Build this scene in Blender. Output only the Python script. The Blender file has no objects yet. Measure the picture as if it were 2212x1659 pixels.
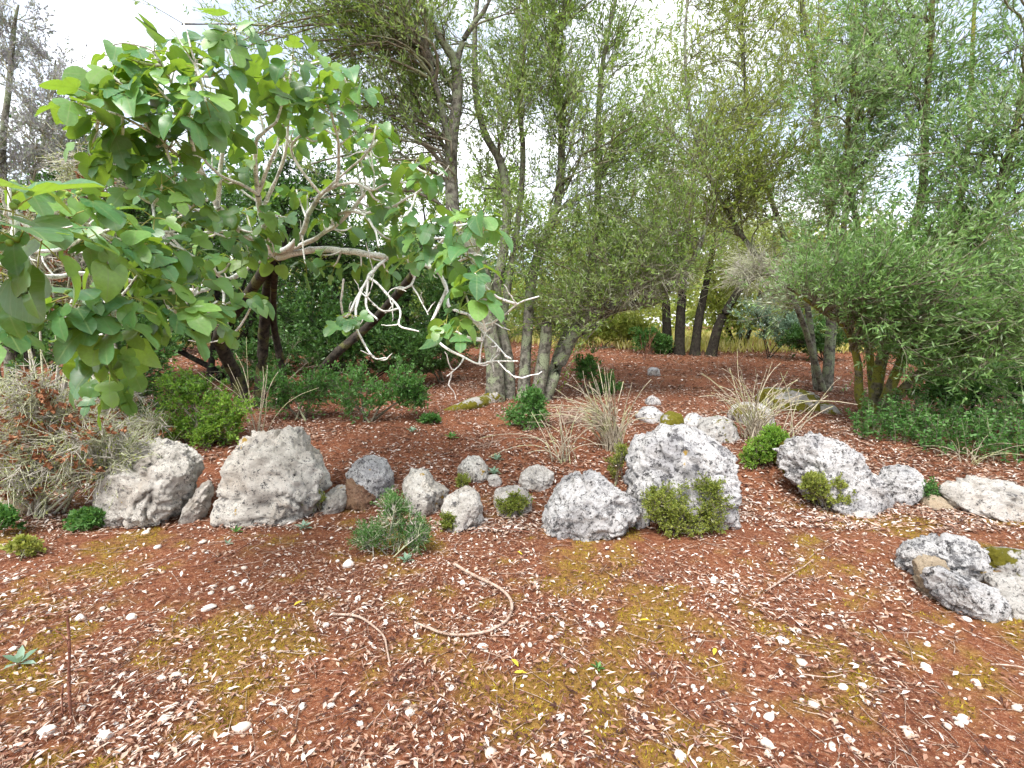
import bpy, math, random
import numpy as np
from mathutils import Vector

# ------------------------------------------------------------------ camera, sky, sun
SC = bpy.context.scene
COL = SC.collection
PW, PH, FPX, HORY = 2212.0, 1659.0, 1106.0, 702.0      # pixel frame the layout was read in
EYE = 1.5
PITCH = math.atan((PH/2-HORY)/FPX)
cam = bpy.data.cameras.new('camera')
cam.sensor_width = 36.0
cam.lens = 36.0*FPX/PW
cam.clip_start = 0.05
cam.clip_end = 600
co = bpy.data.objects.new('camera', cam)
co.location = (0, 0, EYE)
co.rotation_euler = (math.pi/2-PITCH, 0, 0)
COL.objects.link(co)
SC.camera = co

SUN_EL, SUN_AZ = math.radians(56), math.radians(205)   # azimuth clockwise from +Y
world = bpy.data.worlds.new('World')
SC.world = world
world.use_nodes = True
wt = world.node_tree
wt.nodes.clear()
wo = wt.nodes.new('ShaderNodeOutputWorld')
bg = wt.nodes.new('ShaderNodeBackground')
sky = wt.nodes.new('ShaderNodeTexSky')
sky.sky_type = 'NISHITA'
sky.sun_disc = False
sky.sun_elevation = SUN_EL
sky.sun_rotation = SUN_AZ
sky.air_density = 1.0
sky.dust_density = 1.5
tc = wt.nodes.new('ShaderNodeTexCoord')
mp = wt.nodes.new('ShaderNodeMapping')
mp.inputs['Scale'].default_value = (1, 1, 2.2)
nz = wt.nodes.new('ShaderNodeTexNoise')
nz.inputs['Scale'].default_value = 2.1
nz.inputs['Detail'].default_value = 7
nz.inputs['Roughness'].default_value = 0.55
rmp = wt.nodes.new('ShaderNodeValToRGB')
rmp.color_ramp.elements[0].position = 0.40
rmp.color_ramp.elements[0].color = (0.30, 0.30, 0.30, 1)
rmp.color_ramp.elements[1].position = 0.56
rmp.color_ramp.elements[1].color = (1, 1, 1, 1)
mix = wt.nodes.new('ShaderNodeMixRGB')
mix.inputs['Color2'].default_value = (7.2, 7.35, 7.6, 1)
wt.links.new(tc.outputs['Generated'], mp.inputs['Vector'])
wt.links.new(mp.outputs['Vector'], nz.inputs['Vector'])
wt.links.new(nz.outputs['Fac'], rmp.inputs['Fac'])
wt.links.new(rmp.outputs['Color'], mix.inputs['Fac'])
wt.links.new(sky.outputs['Color'], mix.inputs['Color1'])
wt.links.new(mix.outputs['Color'], bg.inputs['Color'])
bg.inputs['Strength'].default_value = 0.1
wt.links.new(bg.outputs['Background'], wo.inputs['Surface'])

sl = bpy.data.lights.new('sun', 'SUN')
sl.energy = 2.2
sl.angle = math.radians(24)
sl.color = (1.0, 0.96, 0.9)
so = bpy.data.objects.new('sun', sl)
sd = Vector((math.sin(SUN_AZ)*math.cos(SUN_EL), math.cos(SUN_AZ)*math.cos(SUN_EL), math.sin(SUN_EL)))
so.rotation_euler = sd.to_track_quat('Z', 'Y').to_euler()
so.location = (0, -5, 20)
COL.objects.link(so)

SC.view_settings.view_transform = 'Standard'
SC.view_settings.look = 'None'
SC.view_settings.gamma = 1
SC.view_settings.exposure = 1.62
SC.view_settings.use_curve_mapping = False
SC.render.engine = 'CYCLES'
SC.cycles.max_bounces = 6
SC.cycles.diffuse_bounces = 3
SC.cycles.use_adaptive_sampling = True
SC.cycles.adaptive_threshold = 0.02
SC.cycles.glossy_bounces = 2
SC.cycles.transmission_bounces = 4
SC.cycles.use_denoising = True
SC.cycles.caustics_reflective = False
SC.cycles.caustics_refractive = False
SC.render.film_transparent = False

# ------------------------------------------------------------------ helpers
RNG = np.random.default_rng(7)

def nrm(v):
    v = np.asarray(v, float)
    return v/np.maximum(np.linalg.norm(v, axis=-1, keepdims=True), 1e-9)

def _hash(ix, iy, iz, seed):
    h = (ix.astype(np.int64)*374761393 + iy.astype(np.int64)*668265263 + iz.astype(np.int64)*2147483647 + seed*1274126177) & 0x7fffffff
    h = ((h ^ (h >> 13))*1274126177) & 0x7fffffff
    h = ((h ^ (h >> 16))*668265263) & 0x7fffffff
    return ((h >> 7) & 0xffff)/32767.5-1.0

def noise(p, scale=1.0, seed=0, octaves=1, rough=0.5):
    """value noise in about -1..1 for points p (N,3)"""
    p = np.asarray(p, float)
    out = np.zeros(p.shape[0]); amp = 1.0; tot = 0.0
    q = p*scale
    for o in range(octaves):
        f = np.floor(q); t = q-f; t = t*t*(3-2*t)
        i = f.astype(np.int64)
        v = 0
        for dx in (0, 1):
            wx = t[:, 0] if dx else 1-t[:, 0]
            for dy in (0, 1):
                wy = t[:, 1] if dy else 1-t[:, 1]
                for dz in (0, 1):
                    wz = t[:, 2] if dz else 1-t[:, 2]
                    v = v+wx*wy*wz*_hash(i[:, 0]+dx, i[:, 1]+dy, i[:, 2]+dz, seed+o*17)
        out += amp*v; tot += amp; amp *= rough; q = q*2.03+5.1
    return out/tot

def n2(x, y, scale, seed, octaves=1):
    x = np.atleast_1d(np.asarray(x, float)); y = np.atleast_1d(np.asarray(y, float))
    return noise(np.stack([x, y, np.full_like(x, 0.37)], 1), scale, seed, octaves)

def smooth(a, b, t):
    t = np.clip((t-a)/(b-a), 0, 1)
    return t*t*(3-2*t)

def terrain(x, y):
    """height of the ground: level in front, a low terrace behind the row of rocks, then a gentle rise"""
    x = np.atleast_1d(np.asarray(x, float)); y = np.atleast_1d(np.asarray(y, float))
    z = 0.26*smooth(3.9, 5.6, y) + 0.055*np.clip(y-5.2, 0, 8) + 0.03*np.clip(y-13.2, 0, 9)
    z = z - 0.10*smooth(2.5, 6, x)*smooth(4, 7, y)
    z = z + 0.03*n2(x, y, 0.9, 3, 2)*smooth(0.5, 3, y) + 0.012*n2(x, y, 4.0, 5, 2)
    return z

def gz(x, y):
    return float(terrain(x, y)[0])

def ray(px, py):
    a = (px-PW/2)/FPX; b = (PH/2-py)/FPX
    c, s = math.cos(PITCH), math.sin(PITCH)
    return np.array([a, c+b*s, -s+b*c])

def P(px, py, d):
    r = ray(px, py); t = d/r[1]
    return np.array([r[0]*t, d, EYE+r[2]*t])

def G(px, py):
    """where the line of sight through a pixel meets the ground"""
    r = ray(px, py)
    d = np.arange(0.8, 60, 0.02)
    t = d/r[1]
    z = EYE+r[2]*t
    hit = np.nonzero(z <= terrain(r[0]*t, d))[0]
    k = hit[0] if len(hit) else len(d)-1
    x, y = r[0]*t[k], d[k]
    return np.array([x, y, gz(x, y)])

def make_mesh(name, verts, tris=None, quads=None, rnd=None, uv=None, smooth_shade=False, attrs=None):
    verts = np.asarray(verts, np.float32)
    nt = 0 if tris is None else len(tris); nq = 0 if quads is None else len(quads)
    me = bpy.data.meshes.new(name)
    me.vertices.add(len(verts)); me.vertices.foreach_set('co', verts.ravel())
    loops = []; 
    if nt: loops.append(np.asarray(tris, np.int32).ravel())
    if nq: loops.append(np.asarray(quads, np.int32).ravel())
    lv = np.concatenate(loops)
    me.loops.add(len(lv)); me.loops.foreach_set('vertex_index', lv)
    me.polygons.add(nt+nq)
    st = np.concatenate([np.arange(nt)*3, nt*3+np.arange(nq)*4]).astype(np.int32)
    me.polygons.foreach_set('loop_start', st)
    if smooth_shade:
        me.polygons.foreach_set('use_smooth', np.ones(nt+nq, bool))
    if rnd is not None:
        a = me.attributes.new('rnd', 'FLOAT', 'FACE'); a.data.foreach_set('value', np.asarray(rnd, np.float32))
    if attrs:
        for k, v in attrs.items():
            a = me.attributes.new(k, 'FLOAT', 'POINT'); a.data.foreach_set('value', np.asarray(v, np.float32))
    if uv is not None:
        l = me.uv_layers.new(name='UVMap'); l.data.foreach_set('uv', np.asarray(uv, np.float32)[lv].ravel())
    me.update(calc_edges=True)
    return me

def link(name, data, parent=None, mat=None, loc=None):
    o = bpy.data.objects.new(name, data)
    COL.objects.link(o)
    if parent is not None: o.parent = parent
    if mat is not None and data is not None and not data.materials: data.materials.append(mat)
    if loc is not None: o.location = loc
    return o

def tag(o, label=None, cat=None, group=None, kind=None):
    if label: o['label'] = label
    if cat: o['category'] = cat
    if group: o['group'] = group
    if kind: o['kind'] = kind
    return o

def empty(name, loc, label, cat, group=None):
    o = bpy.data.objects.new(name, None)
    o.empty_display_size = 0.2
    COL.objects.link(o); o.location = loc
    return tag(o, label, cat, group)

def frames(poly):
    """poly (N,K,3) -> tangents and two normals"""
    t = np.gradient(poly, axis=1); t = nrm(t)
    ref = np.where(np.abs(t[..., 2:3]) > 0.9, np.array([1.0, 0, 0]), np.array([0, 0, 1.0]))
    a = nrm(np.cross(t, ref)); b = np.cross(t, a)
    return t, a, b

def tubes(poly, rad, sides):
    """verts, quads, for N polylines (N,K,3) with radii (N,K); the tips are drawn to near zero by the radii"""
    N, K, _ = poly.shape
    _, a, b = frames(poly)
    ang = np.arange(sides)*2*math.pi/sides
    ring = a[:, :, None, :]*np.cos(ang)[None, None, :, None]+b[:, :, None, :]*np.sin(ang)[None, None, :, None]
    v = poly[:, :, None, :]+ring*rad[:, :, None, None]
    idx = np.arange(N*K*sides).reshape(N, K, sides)
    nx = np.roll(idx, -1, axis=2)
    q = np.stack([idx[:, :-1], nx[:, :-1], nx[:, 1:], idx[:, 1:]], -1).reshape(-1, 4)
    return v.reshape(-1, 3), q

def catmull(pts, n):
    pts = np.asarray(pts, float)
    p = np.vstack([2*pts[0]-pts[1], pts, 2*pts[-1]-pts[-2]])
    m = len(pts)-1
    u = np.linspace(0, m, n); k = np.minimum(u.astype(int), m-1); t = (u-k)[:, None]
    p0, p1, p2, p3 = p[k], p[k+1], p[k+2], p[k+3]
    return 0.5*((2*p1)+(-p0+p2)*t+(2*p0-5*p1+4*p2-p3)*t*t+(-p0+3*p1-3*p2+p3)*t**3)

def grow(start, dirs, length, nseg, wig, up, rng, droop=0.0):
    N = len(start)
    out = np.zeros((N, nseg+1, 3)); out[:, 0] = start
    d = nrm(dirs)
    step = (np.asarray(length)/nseg)[:, None]
    for k in range(nseg):
        d = nrm(d+rng.normal(0, wig, (N, 3))+np.array([0, 0, up-droop*k]))
        out[:, k+1] = out[:, k]+d*step
    return out

def along(poly, n, t0, t1, rng):
    """n random points on each polyline -> points, tangents, parent index, parameter"""
    N, K, _ = poly.shape
    t = rng.uniform(t0, t1, (N, n))
    f = t*(K-1); k = np.minimum(f.astype(int), K-2); w = (f-k)[..., None]
    i = np.arange(N)[:, None]
    a, b = poly[i, k], poly[i, k+1]
    return (a*(1-w)+b*w).reshape(-1, 3), nrm(b-a).reshape(-1, 3), np.repeat(np.arange(N), n), t.ravel()

def spread(tan, ang, rng):
    r = nrm(np.cross(tan, rng.normal(0, 1, tan.shape)))
    a = np.asarray(ang)[:, None] if np.ndim(ang) else ang
    return nrm(tan*np.cos(a)+r*np.sin(a))

def leaves(pos, d, ln, wd, rng, detail=0, fold=0.18, flat=None):
    """pos, dir (N,3): two-sided leaf blades; returns verts, tris, quads, n_faces_per_leaf arrays"""
    N = len(pos)
    d = nrm(d)
    ref = rng.normal(0, 1, (N, 3))
    if flat is not None: ref = ref*(1-flat)+np.array([0, 0, 1.0])*flat*1.5
    side = nrm(np.cross(d, ref)); up = np.cross(side, d)
    L = np.asarray(ln)[:, None]; Wd = np.asarray(wd)[:, None]
    if detail == 0:
        v = np.stack([pos, pos+d*L*0.48+side*Wd*0.5+up*Wd*fold, pos+d*L-up*L*0.04, pos+d*L*0.48-side*Wd*0.5+up*Wd*fold], 1)
        i = np.arange(N)[:, None]*4
        tr = np.concatenate([i+np.array([0, 1, 2]), i+np.array([0, 2, 3])], 1).reshape(-1, 3)
        return v.reshape(-1, 3), tr, 2
    v = np.stack([pos,
                  pos+d*L*0.3+side*Wd*0.44+up*Wd*fold, pos+d*L*0.3-side*Wd*0.44+up*Wd*fold, 
                  pos+d*L*0.68+side*Wd*0.42+up*(Wd*fold-L*0.03), pos+d*L*0.68-side*Wd*0.42+up*(Wd*fold-L*0.03),
                  pos+d*L-up*L*0.12, pos+d*L*0.5-up*L*0.01], 1)
    i = np.arange(N)[:, None]*7
    tr = np.concatenate([i+np.array(f) for f in ([0, 1, 6], [0, 6, 2], [1, 3, 6], [2, 6, 4], [3, 5, 6], [4, 6, 5])], 1).reshape(-1, 3)
    return v.reshape(-1, 3), tr, 6

# ------------------------------------------------------------------ materials
def mat_new(name):
    m = bpy.data.materials.new(name); m.use_nodes = True
    nt = m.node_tree; nt.nodes.clear()
    out = nt.nodes.new('ShaderNodeOutputMaterial')
    return m, nt, out

def ramp(nt, stops, interp='LINEAR'):
    r = nt.nodes.new('ShaderNodeValToRGB'); cr = r.color_ramp; cr.interpolation = interp
    while len(cr.elements) < len(stops): cr.elements.new(0.5)
    for e, (p, c) in zip(cr.elements, stops):
        e.position = p; e.color = (c[0], c[1], c[2], 1) if len(c) == 3 else c
    return r

def leaf_mat(name, cols, trans=(0.2, 0.3, 0.05), tw=0.35, rough=0.5, src='rnd', spec=0.35):
    m, nt, out = mat_new(name)
    n = len(cols)
    r = ramp(nt, [((k+0.5)/n, c) for k, c in enumerate(cols)])
    if src == 'rnd':
        a = nt.nodes.new('ShaderNodeAttribute'); a.attribute_name = 'rnd'; s = a.outputs['Fac']
    else:
        a = nt.nodes.new('ShaderNodeObjectInfo'); s = a.outputs['Random']
    nt.links.new(s, r.inputs['Fac'])
    b = nt.nodes.new('ShaderNodeBsdfPrincipled')
    b.inputs['Roughness'].default_value = rough
    b.inputs['Specular IOR Level'].default_value = spec
    nt.links.new(r.outputs['Color'], b.inputs['Base Color'])
    t = nt.nodes.new('ShaderNodeBsdfTranslucent')
    mx = nt.nodes.new('ShaderNodeMixRGB'); mx.blend_type = 'MIX'; mx.inputs['Fac'].default_value = 0.6
    mx.inputs['Color2'].default_value = (*trans, 1)
    nt.links.new(r.outputs['Color'], mx.inputs['Color1'])
    nt.links.new(mx.outputs['Color'], t.inputs['Color'])
    ms = nt.nodes.new('ShaderNodeMixShader'); ms.inputs['Fac'].default_value = tw
    nt.links.new(b.outputs['BSDF'], ms.inputs[1]); nt.links.new(t.outputs['BSDF'], ms.inputs[2])
    nt.links.new(ms.outputs['Shader'], out.inputs['Surface'])
    return m

def tnoise(nt, scale, detail=4, rough=0.6, vec=None):
    n = nt.nodes.new('ShaderNodeTexNoise'); n.inputs['Scale'].default_value = scale
    n.inputs['Detail'].default_value = detail; n.inputs['Roughness'].default_value = rough
    if vec is not None: nt.links.new(vec, n.inputs['Vector'])
    return n

def mixc(nt, fac, a, b):
    m = nt.nodes.new('ShaderNodeMixRGB')
    for s, v in (('Fac', fac), ('Color1', a), ('Color2', b)):
        if isinstance(v, (int, float)): m.inputs[s].default_value = v
        elif isinstance(v, tuple): m.inputs[s].default_value = (*v, 1)
        else: nt.links.new(v, m.inputs[s])
    return m.outputs['Color']

def bark_mat(name, dark, light, lichen, lich_amt=0.5, scale=14.0):
    m, nt, out = mat_new(name)
    t = nt.nodes.new('ShaderNodeTexCoord'); vec = t.outputs['Object']
    n1 = tnoise(nt, scale, 5, 0.65, vec); n3 = tnoise(nt, scale*0.35, 4, 0.6, vec); n4 = tnoise(nt, scale*4, 3, 0.6, vec)
    r1 = ramp(nt, [(0.36, dark), (0.62, light)]); nt.links.new(n1.outputs['Fac'], r1.inputs['Fac'])
    k = 0.62-0.22*lich_amt
    r2 = ramp(nt, [(k, (0, 0, 0)), (k+0.07, (1, 1, 1))]); nt.links.new(n3.outputs['Fac'], r2.inputs['Fac'])
    c = mixc(nt, r2.outputs['Color'], r1.outputs['Color'], lichen)
    r4 = ramp(nt, [(0.58, (0, 0, 0)), (0.64, (1, 1, 1))]); nt.links.new(n4.outputs['Fac'], r4.inputs['Fac'])
    c = mixc(nt, r4.outputs['Color'], c, tuple(0.35*x for x in dark))
    b = nt.nodes.new('ShaderNodeBsdfPrincipled'); b.inputs['Roughness'].default_value = 0.9
    b.inputs['Specular IOR Level'].default_value = 0.15
    nt.links.new(c, b.inputs['Base Color'])
    bp = nt.nodes.new('ShaderNodeBump'); bp.inputs['Strength'].default_value = 0.7; bp.inputs['Distance'].default_value = 0.02
    nt.links.new(n1.outputs['Fac'], bp.inputs['Height']); nt.links.new(bp.outputs['Normal'], b.inputs['Normal'])
    nt.links.new(b.outputs['BSDF'], out.inputs['Surface'])
    return m

def rock_mat(name, white, grey, dark_amt=0.5, orange=0.5, moss=0.0, warm=0.3):
    m, nt, out = mat_new(name)
    t = nt.nodes.new('ShaderNodeTexCoord'); oi = nt.nodes.new('ShaderNodeObjectInfo')
    ad = nt.nodes.new('ShaderNodeVectorMath'); ad.operation = 'ADD'
    sc = nt.nodes.new('ShaderNodeVectorMath'); sc.operation = 'SCALE'; sc.inputs[0].default_value = (37, 19, 53)
    nt.links.new(oi.outputs['Random'], sc.inputs['Scale'])
    nt.links.new(t.outputs['Object'], ad.inputs[0]); nt.links.new(sc.outputs['Vector'], ad.inputs[1])
    v = ad.outputs['Vector']
    a = tnoise(nt, 4, 8, 0.72, v); b = tnoise(nt, 22, 9, 0.85, v); c = tnoise(nt, 6, 9, 0.8, v); d = tnoise(nt, 4.5, 4, 0.6, v); e = tnoise(nt, 75, 4, 0.75, v)
    r = ramp(nt, [(0.40, grey), (0.55, white)]); nt.links.new(a.outputs['Fac'], r.inputs['Fac'])
    col = r.outputs['Color']
    # warm buff weathering
    w = ramp(nt, [(0.52, (0, 0, 0)), (0.70, (warm, warm, warm))]); nt.links.new(d.outputs['Fac'], w.inputs['Fac'])
    col = mixc(nt, w.outputs['Color'], col, (0.50, 0.34, 0.20))
    # dark lichen speckle
    k = 0.655-0.12*dark_amt
    s = ramp(nt, [(k, (0, 0, 0)), (k+0.025, (0.95, 0.95, 0.95))]); nt.links.new(b.outputs['Fac'], s.inputs['Fac'])
    col = mixc(nt, s.outputs['Color'], col, (0.05, 0.048, 0.05))
    s2 = ramp(nt, [(k+0.02, (0, 0, 0)), (k+0.06, (0.8, 0.8, 0.8))]); nt.links.new(c.outputs['Fac'], s2.inputs['Fac'])
    col = mixc(nt, s2.outputs['Color'], col, (0.09, 0.088, 0.095))
    s3 = ramp(nt, [(0.59, (0, 0, 0)), (0.63, (0.8, 0.8, 0.8))]); nt.links.new(e.outputs['Fac'], s3.inputs['Fac'])
    col = mixc(nt, s3.outputs['Color'], col, (0.06, 0.055, 0.05))
    if orange > 0:
        f = tnoise(nt, 6.5, 4, 0.6, v)
        o = ramp(nt, [(0.72-0.07*orange, (0, 0, 0)), (0.75-0.07*orange, (0.9, 0.9, 0.9))]); nt.links.new(f.outputs['Fac'], o.inputs['Fac'])
        col = mixc(nt, o.outputs['Color'], col, (0.48, 0.30, 0.04))
    if moss > 0:
        f = tnoise(nt, 5.0, 5, 0.65, v)
        o = ramp(nt, [(0.60-0.22*moss, (0, 0, 0)), (0.64-0.22*moss, (1, 1, 1))]); nt.links.new(f.outputs['Fac'], o.inputs['Fac'])
        g = ramp(nt, [(0.3, (0.10, 0.095, 0.012)), (0.7, (0.27, 0.24, 0.025))]); nt.links.new(b.outputs['Fac'], g.inputs['Fac'])
        col = mixc(nt, o.outputs['Color'], col, g.outputs['Color'])
    p = nt.nodes.new('ShaderNodeBsdfPrincipled'); p.inputs['Roughness'].default_value = 0.92; p.inputs['Specular IOR Level'].default_value = 0.2
    nt.links.new(col, p.inputs['Base Color'])
    ma = nt.nodes.new('ShaderNodeMath'); ma.operation = 'ADD'
    nt.links.new(b.outputs['Fac'], ma.inputs[0]); nt.links.new(c.outputs['Fac'], ma.inputs[1])
    bp = nt.nodes.new('ShaderNodeBump'); bp.inputs['Strength'].default_value = 1.0; bp.inputs['Distance'].default_value = 0.05
    nt.links.new(ma.outputs['Value'], bp.inputs['Height']); nt.links.new(bp.outputs['Normal'], p.inputs['Normal'])
    nt.links.new(p.outputs['BSDF'], out.inputs['Surface'])
    return m

M = {}
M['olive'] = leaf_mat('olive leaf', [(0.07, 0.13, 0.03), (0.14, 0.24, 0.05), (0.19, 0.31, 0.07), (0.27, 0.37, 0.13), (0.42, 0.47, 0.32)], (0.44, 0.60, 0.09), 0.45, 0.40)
M['olive_bright'] = leaf_mat('yellow green olive leaf', [(0.11, 0.17, 0.03), (0.20, 0.29, 0.06), (0.27, 0.35, 0.08), (0.34, 0.40, 0.15), (0.42, 0.46, 0.26)], (0.52, 0.58, 0.08), 0.46, 0.42)  # lighter, yellower leaf colours than the plain olive
M['olive_cool'] = leaf_mat('cool olive leaf', [(0.06, 0.13, 0.04), (0.14, 0.27, 0.08), (0.21, 0.36, 0.12), (0.30, 0.43, 0.20), (0.48, 0.54, 0.43)], (0.38, 0.62, 0.14), 0.45, 0.36)
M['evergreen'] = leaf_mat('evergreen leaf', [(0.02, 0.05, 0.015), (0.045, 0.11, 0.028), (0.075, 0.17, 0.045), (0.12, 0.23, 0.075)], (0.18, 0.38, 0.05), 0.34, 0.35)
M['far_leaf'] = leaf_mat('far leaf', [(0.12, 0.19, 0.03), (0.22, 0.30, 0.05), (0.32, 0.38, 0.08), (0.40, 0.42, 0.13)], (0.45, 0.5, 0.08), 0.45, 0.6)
M['meadow'] = leaf_mat('meadow grass', [(0.30, 0.32, 0.06), (0.46, 0.44, 0.10), (0.58, 0.52, 0.18), (0.62, 0.58, 0.30)], (0.5, 0.5, 0.1), 0.35, 0.7)
M['purple_leaf'] = leaf_mat('greyish leaf', [(0.24, 0.23, 0.28), (0.34, 0.33, 0.38), (0.24, 0.30, 0.20), (0.32, 0.36, 0.27)], (0.4, 0.4, 0.35), 0.4, 0.5)
M['bright_shrub'] = leaf_mat('bright shrub leaf', [(0.06, 0.16, 0.02), (0.13, 0.28, 0.035), (0.22, 0.38, 0.05), (0.30, 0.45, 0.08)], (0.35, 0.5, 0.05), 0.4, 0.5)
M['green_shrub'] = leaf_mat('green shrub leaf', [(0.03, 0.09, 0.02), (0.06, 0.17, 0.035), (0.10, 0.24, 0.06), (0.16, 0.30, 0.10)], (0.2, 0.38, 0.05), 0.38, 0.5)
M['mound_leaf'] = leaf_mat('small yellowish leaf', [(0.08, 0.13, 0.02), (0.17, 0.22, 0.035), (0.26, 0.30, 0.05), (0.36, 0.38, 0.10)], (0.4, 0.42, 0.05), 0.35, 0.6)
M['grey_leaf'] = leaf_mat('grey green leaf', [(0.14, 0.24, 0.16), (0.22, 0.34, 0.24), (0.30, 0.42, 0.32)], (0.3, 0.4, 0.2), 0.3, 0.6)
M['dry_leaf'] = leaf_mat('dry brown leaf', [(0.10, 0.035, 0.018), (0.20, 0.075, 0.035), (0.30, 0.13, 0.06), (0.42, 0.22, 0.12)], (0.35, 0.15, 0.05), 0.25, 0.8)
M['litter'] = leaf_mat('fallen leaf', [(0.05, 0.022, 0.017), (0.10, 0.042, 0.030), (0.17, 0.075, 0.050), (0.26, 0.135, 0.09), (0.37, 0.235, 0.165), (0.49, 0.365, 0.29), (0.60, 0.50, 0.44), (0.70, 0.63, 0.58)], (0.4, 0.25, 0.13), 0.12, 0.75, spec=0.2)
M['yellow_leaf'] = leaf_mat('yellow fallen leaf', [(0.60, 0.45, 0.03), (0.66, 0.52, 0.06)], (0.6, 0.45, 0.03), 0.25, 0.6)
M['moss'] = leaf_mat('moss', [(0.14, 0.085, 0.02), (0.24, 0.16, 0.022), (0.34, 0.25, 0.03), (0.44, 0.35, 0.05)], (0.4, 0.3, 0.03), 0.3, 0.9, spec=0.1)
M['pebble'] = leaf_mat('pebble', [(0.20, 0.11, 0.07), (0.36, 0.25, 0.18), (0.50, 0.40, 0.33), (0.60, 0.53, 0.46), (0.68, 0.63, 0.58)], (0.5, 0.4, 0.3), 0.0, 0.9, spec=0.2)
M['bark_olive'] = bark_mat('olive bark', (0.055, 0.05, 0.04), (0.24, 0.23, 0.19), (0.22, 0.25, 0.16), 0.6, 16)
M['bark_moss'] = bark_mat('mossy bark', (0.06, 0.05, 0.03), (0.20, 0.18, 0.12), (0.20, 0.20, 0.04), 0.8, 16)
M['bark_dark'] = bark_mat('dark bark', (0.014, 0.012, 0.010), (0.05, 0.043, 0.034), (0.06, 0.065, 0.035), 0.3, 18)
M['twig_olive'] = bark_mat('olive twig', (0.10, 0.09, 0.06), (0.28, 0.25, 0.19), (0.26, 0.28, 0.17), 0.5, 9)
M['bark_fig'] = bark_mat('lichen white fig bark', (0.36, 0.36, 0.33), (0.84, 0.84, 0.80), (0.86, 0.86, 0.82), 0.9, 34)
M['bark_fig_trunk'] = bark_mat('fig trunk bark', (0.018, 0.016, 0.014), (0.07, 0.058, 0.045), (0.09, 0.09, 0.035), 0.5, 14)
M['twig_grey'] = bark_mat('grey lichen twig', (0.26, 0.24, 0.19), (0.58, 0.55, 0.49), (0.44, 0.46, 0.30), 0.7, 25)
M['stem_dry'] = bark_mat('dry pale stem', (0.26, 0.22, 0.15), (0.52, 0.46, 0.36), (0.40, 0.40, 0.22), 0.5, 20)
M['stick'] = bark_mat('dead stick', (0.22, 0.14, 0.10), (0.50, 0.38, 0.31), (0.42, 0.32, 0.26), 0.3, 25)
M['stick_red'] = bark_mat('reddish dead stick', (0.12, 0.045, 0.03), (0.26, 0.12, 0.08), (0.20, 0.09, 0.06), 0.3, 25)
M['petiole'] = leaf_mat('fig petiole', [(0.36, 0.38, 0.08), (0.40, 0.36, 0.10)], (0.4, 0.4, 0.1), 0.2, 0.5)
M['figfruit'] = leaf_mat('unripe fig skin', [(0.14, 0.24, 0.04), (0.20, 0.30, 0.06)], (0.2, 0.3, 0.05), 0.0, 0.5, src='obj')
M['rock'] = rock_mat('limestone', (0.82, 0.78, 0.71), (0.52, 0.48, 0.43), 0.85, 0.85, warm=0.22)
M['rock_black'] = rock_mat('limestone with black lichen', (0.80, 0.78, 0.77), (0.50, 0.49, 0.50), 1.0, 0.12, warm=0.10)
M['rock_white'] = rock_mat('pale limestone', (0.78, 0.74, 0.69), (0.54, 0.50, 0.45), 0.75, 0.3)
M['rock_buff'] = rock_mat('buff limestone', (0.62, 0.50, 0.36), (0.46, 0.36, 0.25), 0.2, 0.1, warm=0.6)
M['rock_red'] = rock_mat('earth stained limestone', (0.42, 0.26, 0.17), (0.26, 0.13, 0.08), 0.25, 0.0, warm=0.6)
M['rock_moss'] = rock_mat('mossy limestone', (0.55, 0.53, 0.50), (0.36, 0.34, 0.31), 0.6, 0.0, moss=0.75)
M['rock_halfmoss'] = rock_mat('part mossy limestone', (0.74, 0.72, 0.69), (0.48, 0.46, 0.44), 0.9, 0.0, moss=0.28)

# soil
m, nt, out = mat_new('red soil')
t = nt.nodes.new('ShaderNodeTexCoord'); v = t.outputs['Object']
a = tnoise(nt, 1.6, 5, 0.6, v); b = tnoise(nt, 40, 5, 0.7, v); c = tnoise(nt, 160, 3, 0.6, v)
r1 = ramp(nt, [(0.35, (0.085, 0.030, 0.017)), (0.52, (0.16, 0.052, 0.024)), (0.70, (0.20, 0.085, 0.04))]); nt.links.new(a.outputs['Fac'], r1.inputs['Fac'])
r2 = ramp(nt, [(0.36, (0.07, 0.026, 0.016)), (0.5, (0.18, 0.066, 0.034)), (0.66, (0.34, 0.18, 0.105))]); nt.links.new(b.outputs['Fac'], r2.inputs['Fac'])
col = mixc(nt, 0.55, r1.outputs['Color'], r2.outputs['Color'])
r3 = ramp(nt, [(0.62, (0, 0, 0)), (0.67, (0.8, 0.8, 0.8))]); nt.links.new(c.outputs['Fac'], r3.inputs['Fac'])
col = mixc(nt, r3.outputs['Color'], col, (0.50, 0.36, 0.27))
at = nt.nodes.new('ShaderNodeAttribute'); at.attribute_name = 'moss'
r5 = ramp(nt, [(0.35, (0.14, 0.075, 0.025)), (0.65, (0.28, 0.18, 0.035))]); nt.links.new(b.outputs['Fac'], r5.inputs['Fac'])
col = mixc(nt, at.outputs['Fac'], col, r5.outputs['Color'])
p = nt.nodes.new('ShaderNodeBsdfPrincipled'); p.inputs['Roughness'].default_value = 0.95; p.inputs['Specular IOR Level'].default_value = 0.1
nt.links.new(col, p.inputs['Base Color'])
bp = nt.nodes.new('ShaderNodeBump'); bp.inputs['Strength'].default_value = 0.9; bp.inputs['Distance'].default_value = 0.02
nt.links.new(b.outputs['Fac'], bp.inputs['Height']); nt.links.new(bp.outputs['Normal'], p.inputs['Normal'])
nt.links.new(p.outputs['BSDF'], out.inputs['Surface'])
M['soil'] = m

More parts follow.
